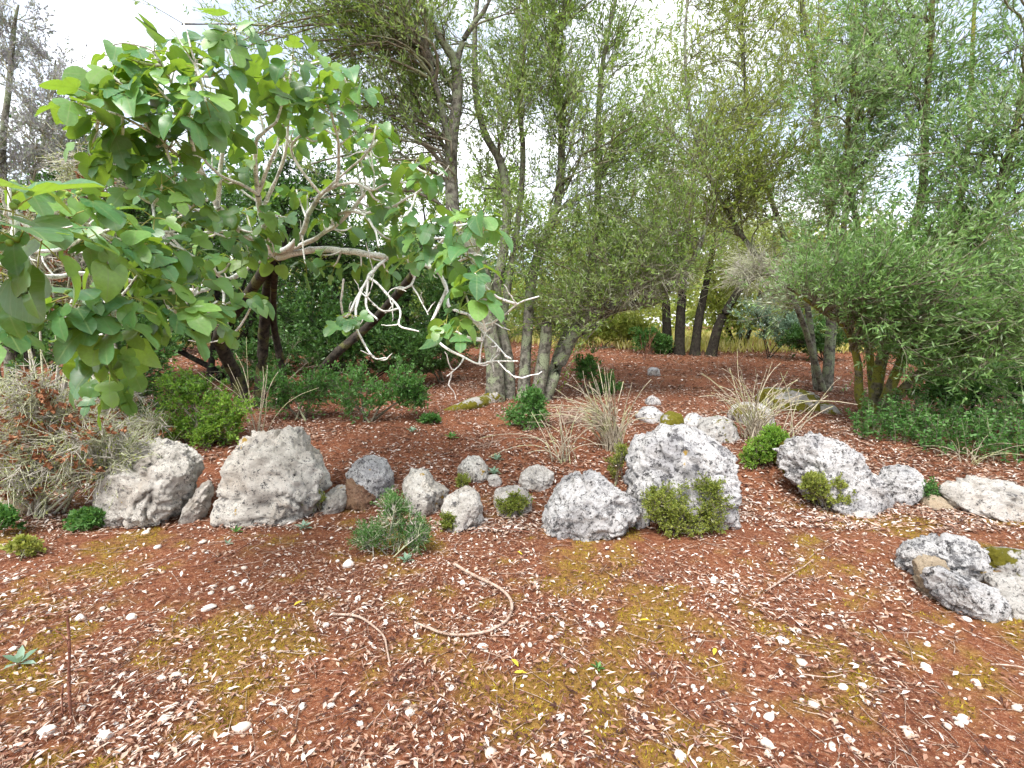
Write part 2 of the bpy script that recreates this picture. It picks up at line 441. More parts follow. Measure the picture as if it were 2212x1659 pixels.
# fig leaf: palmate pale veins drawn from the leaf's own coordinates
def fig_leaf_mat(name, src):
    m, nt, out = mat_new(name)
    uv = nt.nodes.new('ShaderNodeUVMap'); uv.uv_map = 'UVMap'
    sp = nt.nodes.new('ShaderNodeSeparateXYZ'); nt.links.new(uv.outputs['UV'], sp.inputs['Vector'])
    def mth(op, a, b=None):
        n = nt.nodes.new('ShaderNodeMath'); n.operation = op
        for k, x in enumerate((a, b)):
            if x is None: continue
            if isinstance(x, (int, float)): n.inputs[k].default_value = x
            else: nt.links.new(x, n.inputs[k])
        return n.outputs['Value']
    ax = mth('ABSOLUTE', sp.outputs['X']); y = sp.outputs['Y']
    ve = mth('LESS_THAN', ax, 0.014)
    for ang in (38, 78):
        ca, sa = math.cos(math.radians(ang)), math.sin(math.radians(ang))
        ve = mth('MAXIMUM', ve, mth('LESS_THAN', mth('ABSOLUTE', mth('SUBTRACT', mth('MULTIPLY', ax, ca), mth('MULTIPLY', y, sa))), 0.009))
    # side veins leaving the midrib
    w = mth('SUBTRACT', y, mth('MULTIPLY', ax, 0.75))
    fr = mth('FRACT', mth('MULTIPLY', w, 7.0))
    sv = mth('MULTIPLY', mth('LESS_THAN', fr, 0.10), 0.55)
    ve = mth('MAXIMUM', ve, sv)
    r = ramp(nt, [(0.1, (0.05, 0.15, 0.06)), (0.4, (0.075, 0.21, 0.075)), (0.7, (0.11, 0.26, 0.08)), (0.95, (0.20, 0.36, 0.08))])
    if src == 'rnd':
        a = nt.nodes.new('ShaderNodeAttribute'); a.attribute_name = 'rnd'; s = a.outputs['Fac']
    else:
        a = nt.nodes.new('ShaderNodeObjectInfo'); s = a.outputs['Random']
    nt.links.new(s, r.inputs['Fac'])
    tc = nt.nodes.new('ShaderNodeTexCoord')
    n = tnoise(nt, 9, 4, 0.6, tc.outputs['Object'])
    rs = ramp(nt, [(0.3, (0.75, 0.75, 0.75)), (0.7, (1.2, 1.2, 1.2))]); nt.links.new(n.outputs['Fac'], rs.inputs['Fac'])
    mu = nt.nodes.new('ShaderNodeMixRGB'); mu.blend_type = 'MULTIPLY'; mu.inputs['Fac'].default_value = 1
    nt.links.new(r.outputs['Color'], mu.inputs['Color1']); nt.links.new(rs.outputs['Color'], mu.inputs['Color2'])
    c = mixc(nt, mth('MULTIPLY', ve, 0.55), mu.outputs['Color'], (0.30, 0.40, 0.14))
    b = nt.nodes.new('ShaderNodeBsdfPrincipled'); b.inputs['Roughness'].default_value = 0.36; b.inputs['Specular IOR Level'].default_value = 0.6
    nt.links.new(c, b.inputs['Base Color'])
    bp = nt.nodes.new('ShaderNodeBump'); bp.inputs['Strength'].default_value = 0.25; bp.inputs['Distance'].default_value = 0.01
    nt.links.new(ve, bp.inputs['Height']); nt.links.new(bp.outputs['Normal'], b.inputs['Normal'])
    t = nt.nodes.new('ShaderNodeBsdfTranslucent'); 
    tcx = mixc(nt, mth('MULTIPLY', ve, 0.6), (0.30, 0.46, 0.035), (0.12, 0.20, 0.02))
    nt.links.new(tcx, t.inputs['Color'])
    ms = nt.nodes.new('ShaderNodeMixShader'); ms.inputs['Fac'].default_value = 0.38
    nt.links.new(b.outputs['BSDF'], ms.inputs[1]); nt.links.new(t.outputs['BSDF'], ms.inputs[2])
    nt.links.new(ms.outputs['Shader'], out.inputs['Surface'])
    return m
M['fig_leaf'] = fig_leaf_mat('fig leaf', 'obj')
M['fig_leaf_far'] = fig_leaf_mat('inner fig leaf', 'rnd')

# ------------------------------------------------------------------ ground
def moss_amount(x, y):
    x = np.atleast_1d(x); y = np.atleast_1d(y)
    n = 0.75*n2(x, y, 2.6, 31, 5)+0.55*n2(x, y, 8.0, 33, 3)+0.30*n2(x, y, 0.6, 37, 2)
    w = 0.22*np.exp(-((x-1.3)/1.3)**2-((y-2.6)/0.9)**2)+0.30*np.exp(-((x-2.9)/0.9)**2-((y-3.6)/0.5)**2)+0.12*np.exp(-((x+1.6)/1.0)**2-((y-2.2)/0.6)**2)
    return smooth(0.0, 0.42, n+w+0.01)*smooth(4.7, 3.6, y)

def axis(lo, hi, fine_lo, fine_hi, step, growth):
    a = list(np.arange(fine_lo, fine_hi, step))
    s = step
    while a[-1] < hi: s *= growth; a.append(a[-1]+s)
    s = step
    while a[0] > lo: s *= growth; a.insert(0, a[0]-s)
    return np.array(a)

gx = axis(-180, 180, -4.2, 4.2, 0.046, 1.08)
gy = axis(-60, 260, 1.2, 5.0, 0.042, 1.04)
X, Y = np.meshgrid(gx, gy)
xs, ys = X.ravel(), Y.ravel()
zs = terrain(xs, ys)+0.007*n2(xs, ys, 13, 71, 3)*smooth(14, 5, np.hypot(xs, ys))
nx_, ny_ = len(gx), len(gy)
ii = np.arange(nx_*ny_).reshape(ny_, nx_)
q = np.stack([ii[:-1, :-1], ii[:-1, 1:], ii[1:, 1:], ii[1:, :-1]], -1).reshape(-1, 4)
me = make_mesh('ground', np.stack([xs, ys, zs], 1), quads=q, smooth_shade=True, attrs={'moss': moss_amount(xs, ys)*0.8})
tag(link('ground', me, None, M['soil']), 'red earth floor of the clearing rising gently behind the rocks', 'ground', kind='structure')

# ------------------------------------------------------------------ rocks
import bmesh
_ico = {}
def ico(s):
    if s not in _ico:
        bm = bmesh.new(); bmesh.ops.create_icosphere(bm, subdivisions=s, radius=1.0)
        v = np.array([x.co[:] for x in bm.verts]); bm.faces.ensure_lookup_table()
        f = np.array([[y.index for y in x.verts] for x in bm.faces]); bm.free()
        _ico[s] = (v, f)
    return _ico[s]

def rock(label, poly, mat, seed, thick=0.5, sub=5, d=None, rough=1.0, group=None, name='rock', sq=0.62):
    """a stone whose outline towards the viewer follows poly; it stands on the ground where the outline ends"""
    poly = np.array(poly, float)
    by = poly[:, 1].max(); bx = poly[poly[:, 1] > by-12, 0].mean()
    g = G(bx, by)
    d = g[1] if d is None else d
    wpx = np.ptp(poly[:, 0]); hpx = np.ptp(poly[:, 1])
    T = thick*0.5*(wpx*0.6+hpx*0.6)/FPX*d*1.3
    dc = d+T*0.75
    pts = np.array([P(a, b, dc) for a, b in poly])
    c = pts.mean(0)
    low = pts[:, 2].min()
    # sink the foot into the soil
    pts[:, 2] = np.where(pts[:, 2] < low+0.25*(np.ptp(pts[:, 2])), pts[:, 2]-0.05-0.05*np.ptp(pts[:, 2]), pts[:, 2])
    u, w = pts[:, 0]-c[0], pts[:, 2]-c[2]
    na = 180
    th = np.arange(na)*2*math.pi/na
    R = np.zeros(na)
    nxt = np.roll(np.arange(len(u)), -1)
    for k, t_ in enumerate(th):
        cx, sx = math.cos(t_), math.sin(t_)
        best = 0
        for i, j in enumerate(nxt):
            ex, ez = u[j]-u[i], w[j]-w[i]
            det = cx*(-ez)-(-ex)*sx
            if abs(det) < 1e-12: continue
            rr = (u[i]*(-ez)-(-ex)*w[i])/det
            ss = (cx*w[i]-sx*u[i])/det
            if rr > 0 and -1e-6 <= ss <= 1+1e-6: best = max(best, rr)
        R[k] = best
    R[R == 0] = R[R > 0].mean()
    ker = np.array([1, 2, 3, 2, 1])/9.0
    R = 0.94*sum(np.roll(R, s-2)*ker[s] for s in range(5))
    v, f = ico(sub)
    ang = np.arctan2(v[:, 2], v[:, 0]) % (2*math.pi)
    fi = ang/(2*math.pi)*na; k0 = fi.astype(int) % na; fr = fi-np.floor(fi)
    rr = R[k0]*(1-fr)+R[(k0+1) % na]*fr
    rho = np.hypot(v[:, 0], v[:, 2])**sq
    dep = np.sign(v[:, 1])*np.abs(v[:, 1])**0.8
    q = np.stack([rho*rr*np.cos(ang), dep*T, rho*rr*np.sin(ang)], 1)
    # lean the top backwards a little so the faces catch the sky
    q[:, 1] += 0.22*(q[:, 2])
    size = max(np.ptp(pts[:, 0]), np.ptp(pts[:, 2]))
    rr_ = np.random.default_rng(seed)
    s = size
    # broken faces: shave the block with a few planes
    for k in range(24):
        pn = nrm(rr_.normal(0, 1, 3)*np.array([1, 1.1, 0.9])+np.array([0, -0.25, 0.2]))
        h = q@pn
        over = np.maximum(0, h-h.max()*rr_.uniform(0.72, 0.97))
        q = q-pn*(over*0.96)[:, None]
    n = nrm(q)
    off = seed*13.7
    a = noise(q+off, 2.2/s, seed, 3)
    rid = 1-2*np.abs(noise(q+off, 4.5/s, seed+3, 4, 0.6))
    crack = np.maximum(0, 0.06-np.abs(noise(q+off+3, 3.0/s, seed+21, 3, 0.5)))/0.06
    bed = 1-2*np.abs(noise((q+off)*np.array([1, 1, 4.5])+0.25*q[:, :1], 3.2/s, seed+31, 3, 0.6))
    pit = noise(q+off, 15.0/s, seed+9, 3, 0.65)
    fine = noise(q+off, 0.9*45.0/s, seed+5, 3, 0.7)
    q = q+n*(s*rough*(0.040*a+0.038*rid+0.022*bed+0.040*pit-0.055*crack+0.020*fine-0.015))[:, None]
    o = link(name, make_mesh(name, q, tris=f, smooth_shade=True), None, M[mat], c)
    return tag(o, label, 'rock', group)

rock('large boulder at far left half hidden by the dry brown shrub', [(200,1010),(225,965),(300,945),(390,958),(435,985),(440,1015),(425,1060),(402,1125),(300,1137),(225,1128),(200,1090)], 'rock', 1, 0.55, 6)
rock('narrow upright shard leaning between the two large left boulders', [(436,1040),(458,1046),(446,1090),(428,1130),(400,1128),(414,1085)], 'rock_white', 2, 0.7)
rock('large pale pointed boulder with yellow lichen on the left', [(540,938),(622,938),(682,965),(726,1010),(720,1038),(690,1078),(662,1122),(560,1131),(450,1120),(462,1080),(497,1010)], 'rock', 3, 0.6, 6)
rock('small grey stone wedged against right side of the pointed boulder', [(700,1075),(720,1050),(745,1056),(752,1085),(735,1105),(690,1110)], 'rock', 4, 0.8)
rock('earth stained reddish slab beside the rounded grey stone', [(740,1035),(775,1050),(815,1085),(805,1105),(760,1100),(738,1070)], 'rock_red', 5, 0.8)
rock('rounded speckled boulder behind the reddish slab', [(752,1000),(785,988),(828,998),(848,1030),(846,1062),(815,1078),(770,1062),(748,1030)], 'rock_black', 6, 0.8)
rock('pale lumpy boulder with orange lichen spots left of centre', [(852,1040),(880,1022),(915,1020),(935,1050),(970,1065),(975,1095),(945,1116),(900,1110),(880,1080),(850,1062)], 'rock', 7, 0.7)
rock('low two-lobed stone in front of the lumpy pale boulder', [(958,1080),(985,1068),(1000,1056),(1028,1056),(1034,1075),(1046,1100),(1044,1128),(1012,1149),(975,1143),(950,1115)], 'rock_white', 8, 0.8)
rock('small round boulder with yellow moss cap left of centre', [(988,1010),(1010,988),(1040,990),(1058,1008),(1062,1030),(1035,1044),(1000,1046),(985,1030)], 'rock', 9, 0.9)
rock('fist sized stone right of the moss capped round boulder', [(1052,1030),(1072,1027),(1085,1038),(1080,1052),(1058,1052)], 'rock_white', 10, 0.9, 3)
rock('smooth pale egg shaped boulder in the centre', [(1120,1018),(1145,1007),(1180,1008),(1198,1022),(1194,1048),(1165,1062),(1135,1055),(1119,1038)], 'rock_white', 11, 0.9)
rock('stone mostly buried under a creeping plant in the centre', [(1068,1060),(1095,1049),(1130,1052),(1148,1070),(1148,1105),(1110,1115),(1070,1105)], 'rock_white', 12, 0.8)
rock('broad low speckled boulder in the centre of the row', [(1160,1150),(1178,1105),(1200,1060),(1240,1036),(1290,1030),(1345,1042),(1385,1060),(1385,1100),(1355,1130),(1290,1150),(1210,1168)], 'rock_black', 13, 0.75, 6)
rock('tall domed boulder with black lichen right of centre', [(1362,990),(1380,955),(1420,938),(1480,930),(1545,940),(1590,975),(1606,1020),(1600,1080),(1610,1118),(1540,1140),(1430,1140),(1375,1110),(1360,1050)], 'rock_black', 14, 0.65, 6)
rock('long sloping boulder with mossy left side at right', [(1690,960),(1712,928),(1760,925),(1815,938),(1850,975),(1885,1030),(1918,1075),(1915,1100),(1850,1106),(1780,1090),(1720,1050),(1690,1015)], 'rock_black', 15, 0.55, 6)
rock('moss covered lump on left flank of the sloping boulder', [(1684,965),(1700,945),(1716,955),(1716,1000),(1726,1035),(1690,1020),(1680,990)], 'rock_moss', 16, 0.9, 4)
rock('jagged small rock right of the sloping boulder', [(1905,1040),(1935,1015),(1985,1012),(2000,1035),(1990,1070),(1950,1092),(1905,1085)], 'rock_black', 17, 0.7)
rock('flat brownish stone beneath the jagged small rock', [(1985,1078),(2010,1068),(2050,1078),(2060,1098),(2030,1106),(1990,1100)], 'rock_buff', 18, 0.8, 3)
rock('wide pale slab lying near the right edge', [(2020,1060),(2075,1045),(2150,1042),(2240,1055),(2260,1100),(2180,1122),(2100,1118),(2040,1100)], 'rock_white', 19, 0.7)
rock('thin white chip of stone below the sloping boulder', [(1825,1108),(1850,1100),(1890,1108),(1885,1120),(1835,1122)], 'rock_white', 20, 1.0, 3)
rock('pale slab with dark streaks, rearmost of foreground pile', [(1925,1208),(1950,1188),(2010,1185),(2060,1168),(2110,1172),(2148,1205),(2150,1250),(2080,1262),(2000,1248),(1935,1225)], 'rock_black', 21, 0.5, 6)
rock('small rounded buff stone in the foreground pile', [(1985,1220),(2008,1204),(2035,1206),(2046,1228),(2042,1262),(2015,1296),(1990,1290),(1982,1250)], 'rock_buff', 22, 0.55, 5)
rock('long grey boulder with black stain, front of foreground pile', [(2010,1245),(2040,1230),(2090,1250),(2150,1270),(2180,1298),(2178,1328),(2130,1338),(2070,1318),(2020,1285)], 'rock_black', 23, 0.6, 6)
rock('grey rock at the right edge behind the foreground pile', [(2140,1212),(2170,1188),(2225,1196),(2260,1230),(2240,1255),(2160,1252)], 'rock_halfmoss', 24, 0.8)
rock('white rock at right edge beside the black stained boulder', [(2145,1258),(2180,1248),(2240,1252),(2260,1290),(2200,1305),(2160,1292)], 'rock_white', 25, 0.7)
rock('lowest pale rock at the right edge of the pile', [(2172,1300),(2200,1286),(2250,1290),(2265,1335),(2215,1348),(2175,1335)], 'rock_white', 26, 0.8)
# behind the row
rock('long low boulder under thick moss behind the right boulders', [(1640,860),(1670,842),(1720,838),(1765,850),(1780,868),(1750,885),(1700,890),(1650,885)], 'rock_moss', 27, 0.9, 4)
rock('pale boulder beneath the dry stems behind domed boulder', [(1575,890),(1605,868),(1645,865),(1672,885),(1668,912),(1620,920),(1580,912)], 'rock_halfmoss', 28, 0.8, 4)
rock('flat mossy stone beside the long moss covered boulder', [(1755,880),(1785,870),(1815,880),(1812,893),(1765,895)], 'rock_moss', 29, 0.9, 3)
rock('square pale stone left of the dry stem clumps', [(1368,893),(1390,880),(1425,878),(1440,895),(1432,912),(1385,914)], 'rock_black', 30, 0.8, 3)
rock('small grey stone above the square pale stone', [(1392,862),(1410,853),(1428,862),(1426,876),(1398,877)], 'rock_black', 31, 0.9, 3)
rock('moss capped stone between the dry stem clumps', [(1428,905),(1450,888),(1475,895),(1482,918),(1455,926),(1430,922)], 'rock_moss', 32, 0.8, 3)
rock('grey stone behind the left shoulder of domed boulder', [(1408,935),(1425,915),(1450,920),(1460,945),(1430,955)], 'rock_black', 33, 0.8, 3)
rock('mossy stone behind the domed boulder top', [(1505,930),(1530,905),(1575,905),(1600,930),(1585,955),(1520,955)], 'rock_halfmoss', 34, 0.8, 4)
rock('knobbly grey stone left of the mossy stone', [(1470,905),(1495,890),(1520,898),(1522,922),(1480,925)], 'rock_black', 35, 0.8, 3)
rock('brown earth coated stone at the far left edge', [(0,1085),(30,1065),(75,1070),(90,1100),(60,1118),(0,1120)], 'rock_buff', 36, 0.8, 3)
rock('stone lump between low boulder and domed boulder', [(1362,1105),(1385,1090),(1405,1110),(1400,1140),(1372,1142)], 'rock_black', 37, 0.9, 3)
rock('little pale stone on the slope left of dry stems', [(1395,800),(1412,792),(1430,800),(1428,812),(1400,813)], 'rock_black', 38, 0.9, 3)

# loose white stones lying on the soil, the ones large enough to pick out
loose = [
 (755, 1222, 30, 'flat white stone below the green prickly shrublet'),
 (895, 1190, 24, 'upright white stone at right end of the prickly shrublet'),
 (833, 1228, 13, 'small pale stone left of the grey rosette'),
 (1000, 1262, 20, 'pale stone inside the top of the hook shaped stick'),
 (775, 1295, 18, 'chalky stone left of the hook shaped stick'),
 (866, 1298, 18, 'round white stone between the two bent sticks'),
 (452, 1318, 26, 'white stone under the long thin reddish stick'),
 (286, 1337, 28, 'blocky white stone right of the upright dead stalk top'),
 (540, 1318, 20, 'pale pebble left of the short bent stick'),
 (175, 1340, 32, 'flat white stone beside the top of the dead stalk'),
 (525, 1580, 34, 'tall pale stone low in the left foreground'),
 (570, 1425, 18, 'white pebble left of the short bent stick end'),
 (640, 1500, 20, 'chalky pebble below the short bent stick'),
 (350, 1470, 26, 'long white stone right of the dead stalk foot'),
 (225, 1600, 36, 'large white stone near the bottom left corner'),
 (105, 1590, 36, 'bottom left pale stone nearest the corner'),
 (885, 1550, 28, 'pale stone at bottom left of centre'),
 (975, 1490, 18, 'small white stone under the hook shaped stick'),
 (1095, 1368, 18, 'white stone touching outer bend of the hook stick'),
 (1545, 1258, 24, 'flat white stone left of the straight stick'),
 (1690, 1388, 26, 'white stone on the moss below the straight stick'),
 (1790, 1362, 18, 'pale pebble before the foreground rock pile'),
 (1820, 1490, 20, 'white stone right of the lying pale straw'),
 (2000, 1450, 28, 'pale stone below the black stained boulder'),
 (1835, 1600, 24, 'white stone low in the right foreground'),
 (1470, 1640, 30, 'pale stone at bottom edge right of centre'),
 (1180, 1640, 26, 'pale stone at bottom edge near the centre'),
 (2110, 1480, 24, 'white stone near the right foreground edge'),
 (1660, 1560, 22, 'small chalky stone left of the lying pale straw'),
 (316, 1153, 20, 'pale stone before the far left boulder'),
 (160, 1182, 14, 'tiny pale stone near the left weeds'),
 (1960, 1590, 30, 'large white stone low at right'),
 (2080, 1560, 28, 'whitish stone in the bottom right corner'),
]
rk = random.Random(5)
for i, (a, b, s, lab) in enumerate(loose):
    g = G(a, b); r = s*0.5/FPX*math.hypot(g[1], EYE)
    v, f = ico(2)
    q = v*np.array([r*rk.uniform(0.8, 1.2), r*rk.uniform(0.6, 0.9), r*rk.uniform(0.4, 0.65)])
    q = q*(1+0.30*noise(v+i*3.1, 1.6, i, 2))[:, None]
    for k in range(9):
        pn = nrm(np.array([rk.gauss(0, 1), rk.gauss(0, 1), rk.gauss(0, 1)])); h = q@pn
        q = q-pn*np.maximum(0, h-h.max()*rk.uniform(0.6, 0.9))[:, None]
    o = link('stone', make_mesh('stone', q, tris=f, smooth_shade=True, rnd=np.full(len(f), rk.uniform(0.55, 1.0))), None, M['pebble'], (g[0], g[1], g[2]+r*0.18))
    o.rotation_euler = (rk.uniform(-.2, .2), rk.uniform(-.2, .2), rk.uniform(0, 6))
    tag(o, lab, 'stone', 'loose pale stones on the open red soil')

# ------------------------------------------------------------------ woody plants
def ellipsoid(c, r, n, rng, shell=0.35):
    d = nrm(rng.normal(0, 1, (n, 3)))
    return np.asarray(c)+d*(rng.uniform(shell**3, 1, n)**(1/3))[:, None]*np.asarray(r)

def pxell(cx, cy, rx, ry, d, rd, n, rng, shell=0.2):
    c = P(cx, cy, d); k = d/FPX
    return ellipsoid(c, (rx*k, rd, ry*k), n, rng, shell)

def woody(name, label, cat, base, stems, targets, rng, leafmat, barkmat, twigmat, n3=7, len3=0.8, n4=5, len4=0.4, nleaf=12,
          leaf=(0.055, 0.013), detail=0, up3=0.12, up4=0.10, ang3=0.75, ang4=0.6, wig=0.16, leafang=0.8, group=None, droop=0.0,
          rtwig=0.0022, r3=0.006, start_frac=0.25, crown_name='crown', stem_name='trunk', sides=9, bend=0.5, flat=None, keep=None, rough_trunk=0.12, lite=False):
    base = np.asarray(base, float)
    root = empty(name, base, label, cat, group)
    S, R = [], []
    for pts, r0, r1 in stems:
        K = 26
        c = catmull(pts, K)
        rad = np.linspace(1, 0, K)**0.8*(r0-r1)+r1
        rad[0] *= 1.25; rad[1] *= 1.12
        S.append(c); R.append(rad)
        v, q = tubes(c[None], rad[None], sides)
        ax = np.repeat(c, sides, 0)
        nn = nrm(v-ax)
        v = v+nn*(np.repeat(rad, sides)*(rough_trunk*noise(v, 9, 3, 3)+0.5*rough_trunk*noise(v, 30, 4, 2)))[:, None]
        link(stem_name, make_mesh(stem_name, v-base, quads=q, smooth_shade=True), root, M[barkmat])
    SP = np.concatenate([s[int(len(s)*start_frac):] for s in S])
    SR = np.concatenate([r[int(len(s)*start_frac):] for s, r in zip(S, R)])
    ST = np.concatenate([nrm(np.gradient(s, axis=0))[int(len(s)*start_frac):] for s in S])
    tg = np.asarray(targets)
    # each limb leaves the stem at a point below and near its end
    D = np.linalg.norm(tg[:, None]-SP[None], axis=2)+1.4*np.maximum(0, SP[None, :, 2]-tg[:, None, 2]+0.25*np.minimum(1.2, np.linalg.norm(tg[:, None]-SP[None], axis=2)))
    D = D*(1+0.25*rng.uniform(0, 1, D.shape))
    k = D.argmin(1)
    a = SP[k]; L = np.linalg.norm(tg-a, axis=1)[:, None]
    c1 = a+nrm(ST[k]+0.3*rng.normal(0, 1, a.shape))*L*bend
    K2 = 9
    t = np.linspace(0, 1, K2)[None, :, None]
    B2 = a[:, None]*(1-t)**2+2*c1[:, None]*t*(1-t)+tg[:, None]*t*t
    wob = np.cumsum(rng.normal(0, 0.020, B2.shape), axis=1)*L[:, None]*np.sin(t*math.pi)
    B2 = B2+wob
    r2 = np.minimum(SR[k]*0.55, 0.007+0.011*L[:, 0])
    rad2 = r2[:, None]*np.linspace(1, 0.30, K2)[None]
    # twigs of two orders
    p3, t3, i3, u3 = along(B2, n3, 0.3, 1.0, rng)
    l3 = len3*rng.uniform(0.5, 1.2, len(p3))*np.minimum(1, 0.4+L[i3, 0])
    B3 = grow(p3, spread(t3, rng.uniform(0.4, 1.2, len(p3))*ang3, rng), l3, 5, wig, up3, rng, droop)
    rad3 = r3*rng.uniform(0.6, 1.2, len(p3))[:, None]*np.linspace(1, 0.35, 6)[None]
    B3a = np.concatenate([B3], 0)
    p4, t4, i4, u4 = along(B3a, n4, 0.15, 1.0, rng)
    l4 = len4*rng.uniform(0.4, 1.2, len(p4))
    B4 = grow(p4, spread(t4, rng.uniform(0.4, 1.3, len(p4))*ang4, rng), l4, 3, wig, up4, rng, droop)
    if keep is not None:
        kk = keep(B4[:, -1]); B4 = B4[kk]
    rad4 = np.full((len(B4), 1), rtwig)*np.linspace(1, 0.5, 4)[None]
    i2 = [0, 2, 4, 6, 8] if lite else list(range(K2)); i3_ = [0, 2, 5] if lite else [0, 1, 3, 5]
    v2, q2 = tubes(B2[:, i2], rad2[:, i2], 4 if lite else 5)
    link('limb_framework', make_mesh('limb_framework', v2-base, quads=q2, smooth_shade=True), root, M[twigmat])['kind'] = 'stuff'
    v3, q3 = tubes(B3[:, i3_], rad3[:, i3_], 3)
    if nleaf > 2:      # hair-thin end twigs as slivers
        sd4 = nrm(np.cross(B4[:, -1]-B4[:, 0], rng.normal(0, 1, (len(B4), 3))))*rtwig*1.3
        v4 = np.stack([B4[:, 0]-sd4, B4[:, 0]+sd4, B4[:, -1]], 1).reshape(-1, 3)
        me_ = make_mesh('fine_twig_mass', np.concatenate([v3, v4])-base, quads=q3, tris=np.arange(len(v4)).reshape(-1, 3)+len(v3))
    else:
        v4, q4 = tubes(B4[:, [0, 3]], rad4[:, [0, 3]], 3)
        me_ = make_mesh('fine_twig_mass', np.concatenate([v3, v4])-base, quads=np.concatenate([q3, q4+len(v3)]))
    link('fine_twig_mass', me_, root, M[twigmat])['kind'] = 'stuff'
    if nleaf > 0:
        p5, t5, i5, u5 = along(B4, nleaf, 0.08, 1.0, rng)
        d5 = spread(t5, rng.uniform(0.5, 1.2, len(p5))*leafang, rng)
        ln = leaf[0]*rng.uniform(0.6, 1.2, len(p5)); wd = leaf[1]*rng.uniform(0.7, 1.25, len(p5))
        v5, tr, nf = leaves(p5, d5, ln, wd, rng, detail, flat=flat)
        clump = 0.35*noise(p5, 1.1, 11, 2)+0.5
        rn = np.clip(clump+rng.normal(0, 0.22, len(p5)), 0, 1)
        o = link(crown_name, make_mesh(crown_name, v5-base, tris=tr, rnd=np.repeat(rn, nf)), root, M[leafmat])
        o['kind'] = 'stuff'
    return root

def px_stem(pts, d0, d1=None, r0=0.1, r1=0.02):
    """trunk traced in the picture at the distance of its foot (leaning towards distance d1)"""
    d1 = d0 if d1 is None else d1
    n = len(pts)
    return ([P(a, b, d0+(d1-d0)*k/(n-1)) for k, (a, b) in enumerate(pts)], r0, r1)

rng = np.random.default_rng(11)
# --- main multi-stemmed wild olive in the middle
g1 = G(1080, 866); d1 = g1[1]
stems = [
    px_stem([(1069,880),(1069,786),(1055,703),(1045,600),(1015,530),(982,477),(975,400),(975,317),(989,200),(982,133),(969,110),(915,17),(880,-90)], d1, d1-0.5, 0.135, 0.03),
    px_stem([(982,150),(1000,90),(1025,50),(1055,5),(1075,-80)], d1-0.4, d1-0.3, 0.045, 0.015),
    px_stem([(975,330),(955,240),(935,167),(915,93),(852,10),(800,-60)], d1-0.25, d1-1.0, 0.055, 0.015),
    px_stem([(1097,876),(1099,793),(1085,720),(1072,636),(1090,530),(1095,433),(1082,350),(1052,300),(1032,233),(1025,150),(1030,0),(1060,-90)], d1+0.15, d1+0.3, 0.095, 0.02),
    px_stem([(1085,690),(1105,570),(1120,470),(1130,330),(1120,180),(1150,20),(1160,-80)], d1+0.2, d1+0.7, 0.06, 0.015),
    px_stem([(1130,866),(1139,720),(1150,600),(1170,530),(1205,440),(1213,330),(1210,220),(1195,120),(1230,0),(1260,-80)], d1+0.1, d1+0.5, 0.085, 0.02),
    px_stem([(1172,860),(1215,770),(1262,690),(1330,664),(1400,655),(1440,630),(1500,560),(1530,470)], d1+0.1, d1+0.2, 0.115, 0.015),
    px_stem([(1180,862),(1200,780),(1225,715),(1262,620),(1288,500),(1292,400),(1292,290),(1300,150),(1330,0),(1350,-80)], d1+0.5, d1+0.8, 0.075, 0.02),
    px_stem([(1188,850),(1230,740),(1290,700),(1345,640),(1385,560),(1420,430),(1440,300)], d1+0.6, d1+1.6, 0.06, 0.012),
]
tg = np.concatenate([
    pxell(620, 60, 200, 110, d1-0.8, 0.9, 24, rng), pxell(800, 40, 200, 190, d1-0.4, 1.1, 34, rng), pxell(1040, 60, 230, 220, d1, 1.2, 46, rng),
    pxell(1270, 120, 180, 220, d1+0.2, 1.2, 44, rng), pxell(1100, 330, 140, 150, d1+0.3, 0.8, 20, rng), pxell(900, 300, 90, 130, d1, 0.7, 14, rng), pxell(760, 190, 150, 130, d1-0.3, 0.9, 12, rng), pxell(850, 330, 90, 90, d1-0.2, 0.6, 6, rng),
    pxell(1330, 360, 140, 170, d1-0.2, 1.0, 34, rng), pxell(1230, 560, 140, 110, d1-0.2, 0.8, 22, rng), pxell(1180, 700, 110, 90, d1, 0.5, 14, rng), pxell(650, 320, 170, 110, d1-0.2, 0.6, 6, rng), pxell(1400, 560, 120, 80, d1-0.2, 0.7, 26, rng)])
main = woody('olive_tree', 'tall many-stemmed olive with lichen grey trunks in the middle', 'tree', (g1[0], g1[1], g1[2]-0.02), stems, tg, rng, 'olive', 'bark_olive', 'twig_olive',
      n3=8, len3=0.95, n4=5, len4=0.42, nleaf=8, leaf=(0.078, 0.0185), up3=0.20, up4=0.12, start_frac=0.38)
# sawn-off stub and buttress root belong to the same tree
b = np.array(main.location)
c = catmull([P(1160, 862, d1-0.05), P(1172, 790, d1-0.05), P(1179, 730, d1-0.1), P(1181, 698, d1-0.15)], 14)
v, q = tubes(c[None], np.linspace(0.105, 0.075, 14)[None], 12)
v = v+0.010*noise(v, 22, 8, 2)[:, None]*nrm(v-np.repeat(c, 12, 0))
stub = link('sawn_stub', make_mesh('sawn_stub', v-b, quads=q, smooth_shade=True), main, M['bark_olive'])
e = c[-1]; ax = nrm(c[-1]-c[-2]); aa = nrm(np.cross(ax, [0, 1, 0])); bb = np.cross(ax, aa)
ring = np.array([e+ax*0.004+(aa*math.cos(k*math.pi/6)+bb*math.sin(k*math.pi/6))*0.074 for k in range(12)])
o = link('cut_face', make_mesh('cut_face', np.vstack([ring, e+ax*0.003])-b, tris=[(k, (k+1) % 12, 12) for k in range(12)]), stub, M['bark_dark'])
o['label'] = 'blackened sawn end of the stub'
gr = G(985, 885)
